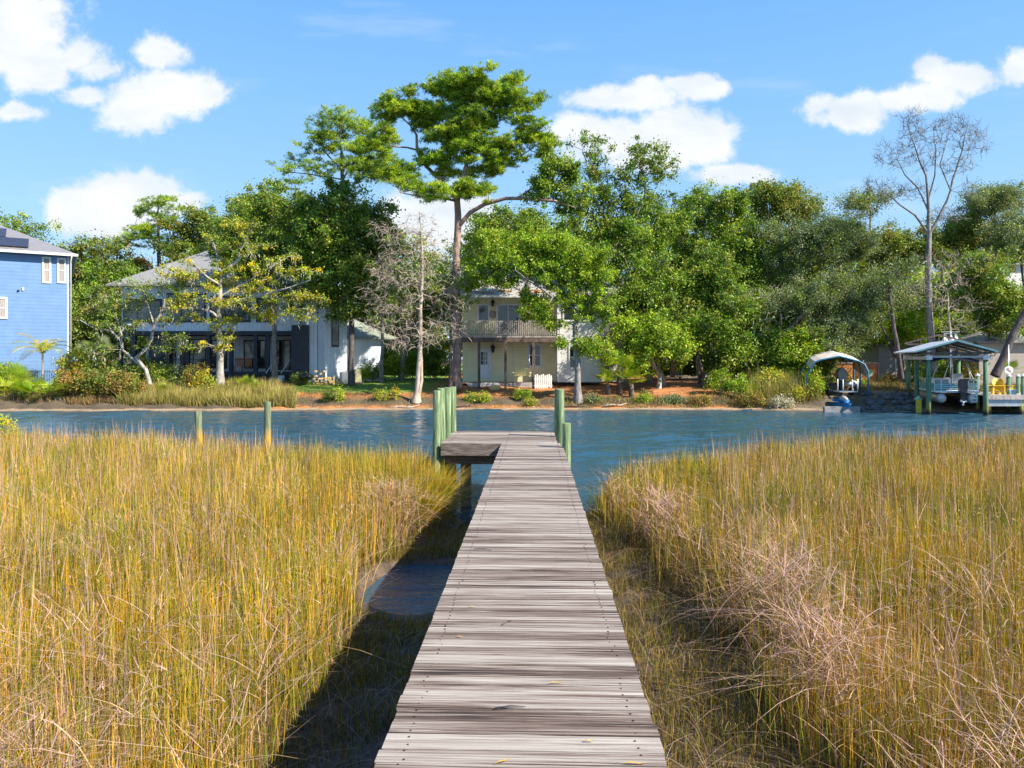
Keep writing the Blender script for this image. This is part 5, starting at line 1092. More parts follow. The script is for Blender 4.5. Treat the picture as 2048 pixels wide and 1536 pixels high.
for k_, (px, lab) in enumerate(((477, 'orange wooden porch chair on the white house porch, left of its twin'), (493, 'orange wooden porch chair nearest the wide dark post of the white house porch'))):
    q = P(px, 745, 55.2); r = empty('porch_chair', (q[0], 55.2, 1.3+0.785), lab, 'chair', rz=0.2-0.4*k_, group='orange porch chairs')
    MB().box(-0.28, 0.28, -0.25, 0.25, 0.40, 0.46).build('seat', MT['orange_chair'], r); mb = MB()
    for j in range(5): mb.box(-0.26+j*0.115, -0.17+j*0.115, 0.22, 0.25, 0.463, 1.05)
    mb.build('backrest', MT['orange_chair'], r)
    for (x_, y_) in ((-.25, -.22), (.25, -.22), (-.25, .22), (.25, .22)): MB().box(x_-.025, x_+.025, y_-.025, y_+.025, 0, 0.397).build('leg', MT['orange_chair'], r)
# stump, driftwood, fence by the blue house
q = P(990, 775, 48.2); o = rock('stump', (q[0], q[1], gz(q[0], q[1])+0.16), 0.42, 5, 'log_end', 0.45); o.location = (q[0], q[1], gz(q[0], q[1])+0.1); tag(o, 'low pale cut stump on the pine straw in front of the yellow house', 'stump')
for k_, (px, d, l, a_, lab) in enumerate(((935, 44.4, 1.6, 0.2, 'short dark driftwood on the shore just left of the platform piles'), (1150, 44.3, 2.4, -0.1, 'long driftwood branch at the waterline below the green oak'), (810, 44.2, 1.8, 0.3, 'driftwood root at the waterline below the bare cypress'), (1230, 44.4, 1.5, 0.15, 'pale driftwood stick on the sand right of the green oak'))):
    x_ = (px-1024)/F*d; z_ = gz(x_, d); mb = MB(); dx, dy = math.cos(a_)*l/2, math.sin(a_)*l/2
    mb.tube([(-dx, -dy, 0.03), (-dx*0.3, -dy*0.2, 0.12), (dx*0.4, dy*0.1, 0.08), (dx, dy, 0.2)], [0.06, 0.055, 0.04, 0.015], 7); mb.tube([(dx*0.1, 0, 0.08), (dx*0.3, -0.2, 0.3), (dx*0.35, -0.25, 0.5)], [0.03, 0.02, 0.008], 5); mb.tube([(-dx*0.5, -dy*0.5, 0.08), (-dx*0.7, 0.2, 0.22)], [0.03, 0.01], 5)
    o = mb.build('driftwood', MT['dead_bark' if k_ > 1 else 'dark_bark']); o.location = (x_, d, z_); tag(o, lab, 'driftwood')
q = P(20, 740, 47.0); fe = empty('metal_fence', (q[0], q[1], gz(q[0], q[1])), 'thin dark picket fence in front of the blue house among the palmettos', 'fence')
mb = MB(); w_ = 110/F*47
for k_ in range(33): mb.box(k_*w_/32-0.01, k_*w_/32+0.01, -0.01, 0.01, 0, 1.25)
mb.build('pickets', MT['black'], fe); mb = MB(); mb.bar((0, 0.03, 1.2), (w_, 0.03, 1.2), 0.03); mb.bar((0, 0.03, 0.15), (w_, 0.03, 0.15), 0.03); mb.build('rails', MT['black'], fe)

# ------------------------------------------------------------------ trees
# the big pine in the middle
tree('pine_tree', 'tallest pine with a broad flat-topped crown and reddish trunk, left of the yellow house', 'pine tree', 47.2,
     [[(913, 775, 0.42), (912, 745, 0.31), (914, 690, 0.27), (914, 600, 0.25), (912, 500, 0.235), (916, 430, 0.22), (914, 402, 0.2), (922, 365, 0.15), (935, 320, 0.12), (934, 270, 0.09), (940, 200, 0.04)],
      [(922, 445, 0.15), (940, 425, 0.14, -.3), (970, 408, 0.13, -.6), (1010, 397, 0.115, -1), (1060, 398, 0.10, -1.2), (1110, 402, 0.08, -1.4), (1150, 415, 0.04, -1.5)],
      [(914, 405, 0.13), (895, 375, 0.13, .3), (865, 345, 0.12, .8), (845, 325, 0.11, 1), (834, 300, 0.10, 1), (833, 270, 0.08, 1), (820, 250, 0.05, 1)],
      [(845, 300, 0.07, .8), (815, 295, 0.06, .5), (770, 290, 0.05, .2), (735, 285, 0.03, 0)],
      [(914, 402, 0.09), (880, 395, 0.07, -1), (840, 392, 0.05, -1.5), (800, 385, 0.03, -1.5)],
      [(1040, 396, 0.07, -1), (1075, 370, 0.06, -1.3), (1110, 345, 0.04, -1.4)],
      [(926, 350, 0.08), (965, 335, 0.07, .6), (1015, 330, 0.05, 1), (1060, 300, 0.03, 1)],
      [(934, 290, 0.07), (970, 260, 0.06, .5), (1010, 235, 0.04, .8)]],
     [(975, 172, 70, 26), (1020, 205, 55, 30), (925, 165, 30, 18), (890, 180, 40, 20, 1), (960, 220, 60, 26), (1050, 250, 42, 24), (1065, 275, 36, 18), (895, 225, 32, 18), (810, 212, 48, 18, 1), (845, 240, 34, 20, 1), (780, 230, 30, 12, 1),
      (940, 255, 55, 20), (985, 290, 50, 18), (925, 300, 45, 18), (1010, 315, 50, 16), (960, 335, 40, 14), (885, 270, 30, 14), (1085, 300, 22, 12), (870, 315, 30, 14), (740, 300, 45, 16, 0), (780, 270, 30, 12, 0),
      (815, 365, 40, 14, -1), (860, 382, 45, 12, -1.5), (790, 345, 35, 12, 0), (920, 385, 40, 14, -1), (960, 378, 30, 12, -1), (890, 348, 34, 10, .5)],
     pal='pine', bark='pine_bark', spacing=0.52, nleaf=20, rad=0.19, size=0.26, seed=2, kind='pine', tip=0.014, step=0.5, wob=0.10)
tree('oak_tree', 'dark-green leafy oak crown growing on the long right limb of the tall pine', 'tree', 46.4,
     [[(1060, 398, 0.06), (1085, 385, 0.05), (1110, 365, 0.04), (1125, 345, 0.02)]],
     [(1110, 345, 44, 32), (1145, 375, 34, 26), (1080, 375, 30, 20), (1150, 410, 30, 10)], pal='oak', spacing=0.7, nleaf=110, rad=0.33, size=0.075, seed=3)
tree('pine_tree', 'second pine, lower and sparser, standing left of the tallest pine', 'pine tree', 55,
     [[(690, 765, 0.3), (688, 600, 0.25), (686, 450, 0.2), (684, 340, 0.13), (682, 290, 0.08), (680, 250, 0.03)], [(684, 345, 0.07), (655, 310, 0.05), (635, 280, 0.03)], [(684, 350, 0.07), (715, 315, 0.05), (745, 280, 0.03)], [(686, 365, 0.06), (640, 352, 0.05), (590, 345, 0.03)]],
     [(672, 240, 48, 22), (650, 265, 35, 16), (725, 262, 40, 20), (755, 290, 30, 16), (640, 290, 26, 12), (615, 310, 26, 12), (620, 338, 40, 8), (575, 345, 22, 9), (700, 330, 60, 11), (735, 345, 50, 12), (600, 365, 24, 10), (770, 330, 25, 14)],
     pal='pine', bark='dark_bark', spacing=0.68, nleaf=13, rad=0.20, size=0.24, seed=5, kind='pine')
tree('pine_tree', 'young bright-green pine rising behind the grey roof at the left', 'pine tree', 64,
     [[(318, 640, 0.25), (318, 520, 0.16), (317, 450, 0.1), (316, 395, 0.03)], [(318, 500, 0.06), (290, 470, 0.04), (270, 450, 0.02)], [(318, 500, 0.06), (345, 470, 0.04), (365, 450, 0.02)]],
     [(318, 402, 20, 12), (345, 415, 16, 9), (300, 425, 18, 9), (275, 435, 12, 9), (350, 435, 20, 10), (325, 440, 20, 8), (285, 460, 22, 10), (260, 462, 10, 8), (360, 455, 18, 10), (315, 470, 35, 12), (270, 485, 22, 10), (350, 485, 30, 14), (310, 490, 40, 12)],
     pal='pine', bark='dark_bark', spacing=0.75, nleaf=13, rad=0.2, size=0.28, seed=6, kind='pine')
tree('magnolia_tree', 'dense dark magnolia with ivy, trunk on the lawn before the white house wing', 'tree', 50,
     [[(703, 770, 0.26), (703, 700, 0.19), (703, 600, 0.18), (700, 500, 0.15), (695, 400, 0.08)]],
     [(690, 400, 60, 45), (740, 440, 45, 50), (650, 430, 45, 45), (700, 480, 80, 50), (640, 500, 45, 45), (700, 550, 75, 45), (645, 570, 45, 35), (745, 540, 35, 50), (735, 610, 28, 28), (665, 610, 40, 25), (610, 400, 22, 30)],
     pal='dark', bark='dark_bark', spacing=0.85, nleaf=95, rad=0.42, size=0.095, seed=7)
tree('oak_tree', 'rounded mid-green oak rising behind the white house roof', 'oak tree', 66,
     [[(520, 760, 0.35), (520, 600, 0.28), (515, 480, 0.15)]],
     [(510, 400, 60, 30), (560, 440, 55, 45), (480, 440, 45, 35), (530, 480, 80, 40), (600, 470, 40, 50), (590, 540, 50, 50)], pal='oak', spacing=1.1, nleaf=85, rad=0.55, size=0.11, seed=8)
tree('oak_tree', 'smaller olive-green oak crown directly above the white house ridge', 'oak tree', 64,
     [[(405, 760, 0.3), (405, 600, 0.22), (402, 500, 0.12)]],
     [(405, 445, 35, 22), (375, 470, 38, 24), (430, 470, 35, 30), (400, 500, 60, 24)], pal='olive', spacing=1.1, nleaf=80, rad=0.5, size=0.105, seed=9, moss=0.1)
for k, (px, py, rx, ry, pal, lab, d) in enumerate((
     (45, 455, 48, 26, 'oak', 'sparse oak crown showing over the blue house roof', 68), (160, 520, 55, 45, 'olive', 'olive-green tree right behind the blue house corner', 62), (215, 570, 48, 70, 'oak', 'dark leafy tree filling the gap between blue house and white house', 60),
     (240, 510, 42, 30, 'rust', 'brownish-green tree behind the left end of the grey roof', 66), (175, 640, 38, 55, 'olive', 'olive undergrowth tree between the two left houses, lower half', 56))):
    tree('oak_tree', lab, 'tree', d, [[(px, 760, 0.25), (px+4, (760+py)/2+20, 0.2), (px, py, 0.1)]], [(px, py, rx, ry*0.75), (px-rx*0.4, py+ry*0.6, rx*0.8, ry*0.7), (px+rx*0.4, py+ry*0.8, rx*0.8, ry*0.7)], pal=pal, spacing=1.05 if k else 1.25, nleaf=85 if k else 45, rad=0.5, size=0.105, seed=20+k, moss=0.06)
tree('bare_branch_tree', 'thin twiggy crown sticking out of the trees above the blue house', 'tree', 62, [[(205, 760, 0.16), (205, 600, 0.1), (205, 500, 0.06)]], [(205, 490, 34, 12), (175, 500, 20, 14)], pal='olive', spacing=0.9, nleaf=30, rad=0.4, size=0.1, seed=29)
# yellow-green live oak before the white house
tree('live_oak', 'yellow-green live oak with pale twisting limbs on the bank before the white house', 'oak tree', 46.5,
     [[(441, 778, 0.34), (440, 740, 0.22), (440, 680, 0.19), (438, 620, 0.17), (440, 570, 0.14), (446, 540, 0.11)],
      [(440, 640, 0.09), (425, 625, 0.085, -.5), (400, 617, 0.075, -1), (370, 616, 0.065, -1.4), (335, 622, 0.045, -1.6)],
      [(446, 545, 0.1), (437, 520, 0.085), (428, 490, 0.07, .5), (420, 470, 0.05, .8)],
      [(446, 545, 0.1), (478, 520, 0.09), (480, 500, 0.08), (492, 480, 0.07, -.4), (503, 455, 0.05, -.6)],
      [(440, 580, 0.08), (415, 555, 0.07, -.8), (390, 530, 0.05, -1), (378, 512, 0.03, -1.2)],
      [(438, 620, 0.09), (480, 600, 0.08, -.6), (530, 590, 0.07, -1), (580, 575, 0.05, -1.2), (620, 560, 0.03, -1.4)],
      [(440, 600, 0.07), (500, 560, 0.06, .4), (550, 530, 0.05, .8), (590, 505, 0.03, 1)]],
     [(503, 452, 34, 14, -.4), (485, 440, 20, 10), (420, 478, 26, 12, .6), (380, 512, 22, 9, -1), (350, 560, 30, 10, -1), (395, 520, 30, 9, -1), (400, 640, 24, 8), (550, 600, 36, 10, -1), (490, 640, 24, 9), (540, 640, 28, 9), (425, 530, 30, 10), (455, 540, 34, 12), (520, 580, 34, 12), (375, 545, 38, 13, -1), (420, 560, 45, 14), (400, 585, 40, 12, -1), (455, 580, 40, 14, -.5), (520, 495, 45, 14), (560, 515, 40, 12), (500, 540, 45, 13), (590, 545, 40, 13, -1), (545, 565, 40, 12, -1), (620, 590, 34, 12, -1), (480, 610, 45, 13, -.5), (590, 630, 34, 14, -1),
      (445, 640, 38, 12), (440, 690, 40, 13, -.6), (420, 700, 24, 9), (360, 605, 30, 9, -1.5), (520, 620, 30, 10), (470, 500, 30, 12, .4)],
     pal='yellow', bark='pale_bark', spacing=0.66, nleaf=52, rad=0.25, size=0.062, seed=31, moss=0.30, flat=0.6, tip=0.021, frac=0.19, pad=0.32)
tree('live_oak', 'small grey-green mossy oak with crooked limbs before the left end of the white house', 'oak tree', 45.6,
     [[(300, 770, 0.15), (292, 740, 0.12), (272, 715, 0.11), (290, 700, 0.1), (303, 680, 0.1), (308, 650, 0.09), (325, 622, 0.07), (330, 600, 0.05)],
      [(292, 740, 0.09), (262, 715, 0.08), (245, 700, 0.08), (240, 680, 0.07), (222, 662, 0.06), (185, 655, 0.05), (160, 640, 0.03)],
      [(245, 700, 0.07), (243, 670, 0.06), (235, 640, 0.05), (225, 615, 0.03)], [(308, 655, 0.06), (300, 625, 0.05), (290, 590, 0.03)]],
     [(320, 620, 30, 16), (260, 560, 34, 18), (280, 720, 34, 12), (230, 690, 30, 14), (345, 640, 24, 14), (300, 580, 40, 24), (335, 570, 28, 18), (265, 600, 38, 22), (225, 600, 30, 22), (205, 640, 32, 18), (235, 655, 30, 16), (160, 615, 24, 18), (320, 545, 24, 14), (330, 690, 36, 14), (350, 670, 18, 10), (280, 640, 22, 12), (185, 580, 20, 16)],
     pal='olive', bark='pale_bark', spacing=0.7, nleaf=45, rad=0.26, size=0.06, seed=32, moss=0.25, tip=0.02, frac=0.22, pad=0.4)
tree('oak_tree', 'dark leafy oak standing against the right half of the grey roof, behind the yellow-green oak', 'oak tree', 51.5,
     [[(550, 772, 0.24), (549, 700, 0.17), (548, 620, 0.15), (545, 540, 0.12), (535, 480, 0.06)], [(545, 540, 0.07), (500, 500, 0.05), (470, 470, 0.03)], [(545, 540, 0.07), (580, 500, 0.05)]],
     [(520, 430, 60, 36), (465, 470, 50, 30), (575, 480, 50, 40), (535, 540, 55, 30), (440, 500, 34, 18), (600, 550, 36, 36), (505, 510, 60, 30), (630, 490, 30, 50), (590, 600, 30, 20)], pal='dark', bark='oak_bark', spacing=0.85, nleaf=80, rad=0.4, size=0.085, seed=64)
# bare cypress
twiggy('bare_cypress', 'leafless double-stemmed cypress with fine drooping branches, left of the tall pine', 'bare tree', 45.3,
     [[(832, 806, 0.34), (835, 780, 0.17), (840, 700, 0.13), (842, 600, 0.11), (845, 520, 0.08), (842, 460, 0.05), (838, 425, 0.02)], [(853, 803, 0.2), (843, 760, 0.11), (841, 700, 0.09)]],
     [(842, 450, 40, 30), (810, 480, 55, 40), (875, 500, 50, 35), (800, 540, 70, 35), (885, 560, 55, 40), (790, 590, 75, 40), (900, 610, 50, 40), (785, 640, 70, 30), (880, 660, 60, 25), (820, 680, 70, 22), (770, 520, 30, 30), (760, 460, 22, 25)],
     bark='dead_bark', spacing=0.44, seed=41, ntw=3, tl=0.6, tip=0.010, rise=-0.06, upb=-0.6, step=0.6)
# lime-green oak in front of the yellow house
tree('oak_tree', 'spreading bright-green oak with forked trunk at the water, before the yellow house', 'oak tree', 45.2,
     [[(1156, 807, 0.34), (1155, 770, 0.2), (1153, 720, 0.17), (1150, 680, 0.16), (1150, 650, 0.15), (1158, 625, 0.12)],
      [(1158, 625, 0.1), (1175, 605, 0.1), (1172, 580, 0.07), (1180, 550, 0.04)],
      [(1158, 625, 0.09), (1130, 605, 0.08), (1105, 595, 0.08, -.6), (1075, 570, 0.07, -1), (1055, 560, 0.06, -1.2), (1030, 540, 0.04, -1.4)],
      [(1158, 625, 0.08), (1120, 590, 0.07, .8), (1090, 550, 0.06, 1.2), (1060, 520, 0.04, 1.5)],
      [(1175, 605, 0.08), (1205, 600, 0.06, -.4), (1225, 585, 0.04, -.6)]],
     [(1175, 690, 24, 15), (1215, 705, 24, 20), (1135, 742, 13, 10), (1128, 690, 12, 12), (1140, 600, 30, 10), (1190, 630, 30, 14), (1215, 650, 24, 16), (1130, 650, 16, 9), (990, 485, 45, 20), (1050, 480, 50, 22), (1100, 500, 55, 26), (1155, 520, 55, 26), (1190, 545, 34, 26), (1020, 520, 55, 22), (1080, 540, 60, 22), (970, 530, 34, 16), (955, 555, 24, 12), (1130, 565, 55, 18), (1020, 560, 40, 9), (1180, 580, 36, 18), (1060, 600, 34, 9), (1075, 625, 34, 12), (1085, 648, 24, 10), (1112, 478, 40, 14), (1040, 645, 12, 7), (1060, 690, 14, 7), (1110, 720, 10, 9), (1205, 610, 22, 14)],
     pal='lime', bark='oak_bark', spacing=0.62, nleaf=85, rad=0.28, size=0.065, seed=43, moss=0.02)
# tall sparse trees against the sky
tree('sycamore_tree', 'tall open-crowned tree with sparse dark leaves, just right of the tall pine', 'tree', 51,
     [[(1300, 765, 0.28), (1292, 700, 0.24), (1262, 620, 0.22), (1240, 560, 0.2), (1225, 500, 0.17), (1212, 440, 0.13), (1190, 400, 0.09), (1178, 350, 0.05), (1165, 300, 0.02)], [(1212, 440, 0.08), (1218, 390, 0.06), (1210, 330, 0.03)], [(1225, 500, 0.09), (1270, 440, 0.07), (1290, 390, 0.05), (1285, 330, 0.03)]],
     [(1165, 285, 10, 12), (1182, 320, 20, 16), (1205, 298, 22, 12), (1200, 345, 30, 20), (1230, 350, 22, 24), (1195, 390, 34, 20), (1295, 305, 34, 12), (1280, 330, 28, 16), (1320, 335, 36, 14), (1340, 350, 22, 14), (1300, 365, 38, 16), (1260, 380, 26, 16), (1240, 410, 50, 22), (1175, 430, 34, 22), (1150, 455, 34, 14), (1300, 400, 60, 20)],
     pal='dark', bark='oak_bark', spacing=0.85, nleaf=40, rad=0.36, size=0.085, seed=44, tip=0.016)
WALL = [
 (1240, 470, 60, 45, 'oak', 51, 'mid-green oak crown directly right of the lime-green oak top', 1318, 790, 'oak_bark'),
 (1330, 430, 60, 35, 'oak', 55, 'oak crown under the sparse leaves of the tall open tree', 1345, 755, 'oak_bark'),
 (1015, 445, 60, 26, 'oak', 57, 'sparse oak crown seen under the long right limb of the tall pine', 1000, 760, 'pale_bark'),
 (1410, 410, 62, 40, 'oak', 56, 'feathery green crown right of the tall open tree, against the last cloud', 1402, 760, 'pale_bark'),
 (1300, 560, 62, 55, 'oak', 50, 'leafy oak with pale limbs above the fan palm', 1330, 792, 'pale_bark'),
 (1400, 560, 60, 60, 'dark', 51, 'dark leafy mass in the middle of the right bank, above the shaded gap', 1398, 778, 'dark_bark'),
 (1290, 660, 55, 42, 'lime', 48.5, 'bright low foliage hanging right of the yellow house wing', 1317, 780, 'pale_bark'),
 (1390, 660, 60, 36, 'oak', 49, 'low green oak hanging over the orange straw, right of the palm', 1405, 775, 'dark_bark'),
 (1480, 500, 60, 60, 'oak', 53, 'tall green crown left of the grey-green junipers', 1470, 770, 'dark_bark'),
 (1490, 640, 55, 60, 'oak', 50, 'mid-green tree above the reeds, left of the carport', 1500, 785, 'dark_bark'),
 (1560, 400, 65, 38, 'olive', 58, 'highest olive-green crown on the right skyline', 1560, 770, 'dark_bark'),
 (1600, 490, 75, 60, 'grey', 52, 'grey-green juniper mass left of the bare tall tree', 1600, 770, 'dark_bark'),
 (1690, 480, 60, 50, 'grey', 54, 'grey-green mossy crown at the notch in the skyline', 1700, 770, 'dark_bark'),
 (1640, 600, 85, 45, 'grey', 49.5, 'drooping grey-green oak over the carport', 1575, 770, 'dark_bark'),
 (1740, 590, 55, 55, 'grey', 50, 'grey-green foliage left of the bare tree trunk', 1800, 752, 'dark_bark'),
 (1800, 640, 70, 50, 'bright', 55, 'bright yellow-green tree glowing behind the bare tree trunk', 1830, 745, 'oak_bark'),
 (1580, 690, 50, 42, 'lime', 49, 'bright leafy tree behind the carport, left side', 1590, 770, 'dark_bark'),
 (1700, 655, 60, 24, 'bright', 53, 'low bright-green foliage above the carport roof', 1710, 760, 'dark_bark'),
 (1740, 400, 36, 18, 'grey', 57, 'small flat-topped crown left of the bare tall tree', 1745, 760, 'dark_bark'),
 (1990, 400, 50, 24, 'grey', 56, 'open flat-topped oak crown at the right edge of the skyline', 1995, 760, 'dark_bark'),
 (2040, 470, 50, 50, 'grey', 52, 'grey-green foliage at the right edge above the pale roof', 2060, 760, 'dark_bark'),
 (1940, 470, 55, 45, 'olive', 58, 'olive crown right of the bare tall tree', 1940, 760, 'dark_bark'),
 (1800, 495, 60, 36, 'olive', 57, 'olive crown filling the skyline dip left of the bare tall tree trunk', 1790, 760, 'pale_bark'),
 (1885, 490, 46, 36, 'olive', 58, 'olive crown close behind the bare tall tree trunk, right side', 1880, 760, 'dark_bark'),
 (1960, 560, 50, 60, 'dark', 51, 'dark drooping foliage before the beige house', 1985, 745, 'dark_bark'),
 (2030, 610, 60, 55, 'dark', 50, 'dark foliage curtain at the right edge above the leaning trunk', 2075, 745, 'dark_bark'),
 (1900, 660, 60, 40, 'dark', 56, 'dark low tree behind the gourd bird houses', 1905, 745, 'dark_bark'),
]
for k, (px, py, rx, ry, pal, d, lab, bx, by, bark) in enumerate(WALL):
    bark = 'pale_bark' if k % 3 == 0 else bark
    rgk = random.Random(k*7+1); bl_ = [(px, py, rx, ry*0.8)]
    for j in range(8): bl_.append((px+rgk.uniform(-0.95, 0.95)*rx, py+rgk.uniform(-0.6, 1.9 if px < 1650 else 0.85)*ry, rx*rgk.uniform(0.35, 0.65), ry*rgk.uniform(0.3, 0.55), rgk.uniform(-1.5, 1.0)))
    mx_, my_ = (bx*0.6+px*0.4), (by*0.55+py*0.45)
    tree('oak_tree' if pal not in ('grey',) else 'juniper_tree', lab, 'tree', d, [[(bx, by, 0.21), (bx+rgk.uniform(-8, 8), by-30, 0.14), (bx*0.8+px*0.2+rgk.uniform(-9, 9), by*0.75+py*0.25, 0.12), (mx_, my_, 0.10), (px, py+ry*0.3, 0.06), (px+rgk.uniform(-10, 10), py-ry*0.3, 0.03)]],
         bl_, pal=pal, bark=bark, spacing=0.92, nleaf=80 if pal != 'grey' else 120, rad=0.44, size=0.088 if pal != 'grey' else 0.06, seed=100+k, moss=0.12 if bark != 'dark_bark' else 0.03)
tree('leaning_trunk_tree', 'thick dark trunk leaning up to the right at the right edge, before the beige house', 'tree', 46,
     [[(1990, 752, 0.3), (2005, 720, 0.24), (2025, 670, 0.22), (2050, 625, 0.2), (2075, 580, 0.15)]], [(2085, 560, 50, 35), (2060, 590, 30, 20)], pal='dark', bark='dark_bark', spacing=1.0, nleaf=60, rad=0.4, size=0.08, seed=55)
tree('leaning_trunk_tree', 'slim dark trunk slanting between the carport and the boat lift', 'tree', 47.5,
     [[(1803, 757, 0.17), (1797, 710, 0.14), (1788, 660, 0.13), (1780, 600, 0.1), (1776, 550, 0.07)]], [(1770, 560, 40, 30), (1790, 530, 30, 20), (1740, 600, 30, 16)], pal='grey', bark='dark_bark', spacing=0.9, nleaf=60, rad=0.4, size=0.065, seed=56)
tree('leaning_trunk_tree', 'bare dark trunk slanting up to the right above the reeds', 'tree', 48.5,
     [[(1520, 770, 0.16), (1555, 680, 0.13), (1600, 635, 0.12), (1640, 598, 0.1), (1665, 570, 0.06)]], [(1680, 560, 30, 18)], pal='grey', bark='dark_bark', spacing=0.9, nleaf=60, rad=0.4, size=0.065, seed=57)
twiggy('bare_tree', 'tall leafless tree with upswept branches behind the boat lift', 'bare tree', 49,
     [[(1866, 745, 0.28), (1862, 690, 0.23), (1857, 600, 0.21), (1856, 520, 0.19), (1858, 470, 0.15), (1856, 400, 0.09), (1852, 350, 0.07), (1835, 310, 0.045), (1815, 250, 0.02)],
      [(1858, 480, 0.12), (1875, 440, 0.10), (1895, 400, 0.08), (1905, 360, 0.06), (1925, 300, 0.045), (1935, 250, 0.02)],
      [(1858, 470, 0.09), (1830, 430, 0.07), (1800, 410, 0.05), (1770, 385, 0.03)], [(1856, 400, 0.06), (1870, 350, 0.05), (1872, 300, 0.04), (1868, 260, 0.02)], [(1857, 420, 0.06), (1835, 375, 0.05), (1810, 350, 0.04), (1795, 320, 0.02)], [(1900, 380, 0.05), (1880, 330, 0.04), (1895, 280, 0.02)]],
     [(1770, 310, 24, 26), (1955, 290, 22, 34), (1905, 245, 30, 16), (1825, 235, 28, 14), (1745, 370, 24, 16), (1820, 270, 30, 35), (1870, 270, 35, 30), (1930, 270, 28, 35), (1800, 320, 24, 26), (1850, 320, 34, 24), (1915, 330, 34, 26), (1780, 380, 30, 20), (1830, 385, 34, 18), (1935, 380, 20, 18), (1890, 430, 40, 18)],
     bark='oak_bark', spacing=0.42, seed=58, ntw=4, tl=0.7, tip=0.009, wob=0.13, rise=0.03, upb=0.8, step=0.5)
twiggy('bare_tree', 'low tangle of pale dead branches left and right of the bare tall tree trunk', 'bare tree', 48.4,
     [[(1902, 735, 0.12), (1903, 690, 0.09), (1898, 640, 0.07), (1895, 580, 0.04)]],
     [(1890, 560, 60, 22), (1930, 610, 45, 20), (1850, 600, 45, 25), (1920, 650, 50, 16), (1880, 520, 50, 18), (1830, 560, 30, 25), (1960, 520, 30, 20)], bark='dead_bark', spacing=0.45, seed=59, ntw=2, tl=0.6, rise=-0.04, step=0.6)
twiggy('bare_tree', 'grey leafless shrub-like tree among the oaks above the reeds', 'bare tree', 49,
     [[(1520, 770, 0.1), (1512, 700, 0.07), (1505, 640, 0.04)]], [(1510, 600, 34, 30), (1530, 650, 34, 25), (1490, 680, 26, 18), (1550, 590, 24, 24)], bark='dead_bark', spacing=0.5, seed=60, ntw=2, tl=0.5, step=0.6)
tree('tree', 'slim purple-grey trunk with hanging foliage right of the lawn, behind the cypress', 'tree', 52,
     [[(762, 775, 0.2), (763, 740, 0.15), (766, 690, 0.13), (764, 640, 0.11), (770, 580, 0.08)]], [(790, 520, 36, 30), (775, 570, 24, 14)], pal='olive', bark='oak_bark', spacing=1.0, nleaf=60, rad=0.42, size=0.085, seed=61)
tree('tree', 'leaning pale trunk in the dark hedge behind the cypress', 'tree', 56, [[(802, 760, 0.26), (808, 700, 0.2), (820, 650, 0.18), (830, 600, 0.12)]], [(850, 560, 60, 40), (830, 610, 50, 30), (880, 600, 40, 40)], pal='dark', bark='oak_bark', spacing=1.0, nleaf=80, rad=0.45, size=0.095, seed=62)
tree('tree', 'thin dark tree standing close in front of the big pine trunk, left side', 'tree', 46.4, [[(900, 785, 0.12), (901, 740, 0.1), (902, 650, 0.09), (905, 560, 0.06), (907, 500, 0.04)]], [(930, 570, 28, 14), (915, 600, 20, 12), (945, 545, 20, 12)], pal='lime', bark='dark_bark', spacing=0.6, nleaf=70, rad=0.26, size=0.065, seed=63)
# background woods as single trees
BACK = [(330, 480, 'olive'), (470, 470, 'dark'), (600, 470, 'dark'), (760, 470, 'oak'), (840, 470, 'olive'), (960, 450, 'oak'), (1040, 440, 'dark'), (1110, 430, 'oak'), (1190, 450, 'olive'), (1290, 430, 'dark'), (1380, 420, 'oak'), (1470, 410, 'dark'), (1560, 440, 'oak'), (1650, 430, 'olive'), (1740, 470, 'dark'), (1830, 500, 'bright'), (1920, 500, 'bright'), (2010, 470, 'olive'), (2100, 460, 'dark'), (120, 520, 'dark')]
ORD = 'first second third fourth fifth sixth seventh eighth ninth tenth eleventh twelfth thirteenth fourteenth fifteenth sixteenth seventeenth eighteenth nineteenth twentieth'.split()
BL = ['olive tree in the back row behind the young pine', 'dark tree in the back row behind the white house roof', 'dark tree in the back row behind the magnolia, left side', 'oak in the back row behind the magnolia, right side', 'olive tree in the back row behind the bare cypress', 'oak in the back row right of the tall pine trunk', 'dark tree in the back row behind the lime-green oak, left half', 'oak in the back row behind the lime-green oak, right half',
      'olive tree in the back row behind the base of the tall open tree', 'dark tree in the back row behind the leafy oak above the palm', 'oak in the back row behind the feathery crown', 'dark tree in the back row left of the skyline junipers', 'oak in the back row behind the reeds and junipers', 'olive tree in the back row above the carport', 'dark tree in the back row left of the bare tall tree', 'bright tree in the back row right behind the bare tall tree', 'bright tree in the back row behind the gourd bird houses', 'olive tree in the back row above the beige house', 'dark tree in the back row at the right edge', 'dark tree in the back row behind the blue house']
for k, (px, py, pal) in enumerate(BACK):
    rgk = random.Random(k+50); d = 72+rgk.uniform(-4, 6); py += rgk.uniform(-8, 14); h = 740-py
    bl_ = [(px, py+h*0.2, 50, h*0.17), (px-20, py+h*0.45, 55, h*0.2), (px+25, py+h*0.62, 55, h*0.2), (px, py+h*0.84, 60, h*0.16)]
    tree('background_tree', BL[k], 'tree', d, [[(px, 752, 0.3), (px, 640, 0.25), (px, py+h*0.2, 0.12)]], bl_, pal=pal, bark='dark_bark', spacing=1.7, nleaf=95, rad=0.85, size=0.17, seed=200+k, tip=0.03, group='trees of the back row')
rg = np.random.default_rng(90)       # the far-off wood behind everything
n = 900; x = rg.uniform(-70, 72, n); y = rg.uniform(84, 100, n); h = 11+1.6*vnoise(x, y, 0.12, 1)+1.2*vnoise(x, y, 0.5, 2); z = 1.5+(h-1.5)*rg.random(n)**0.8
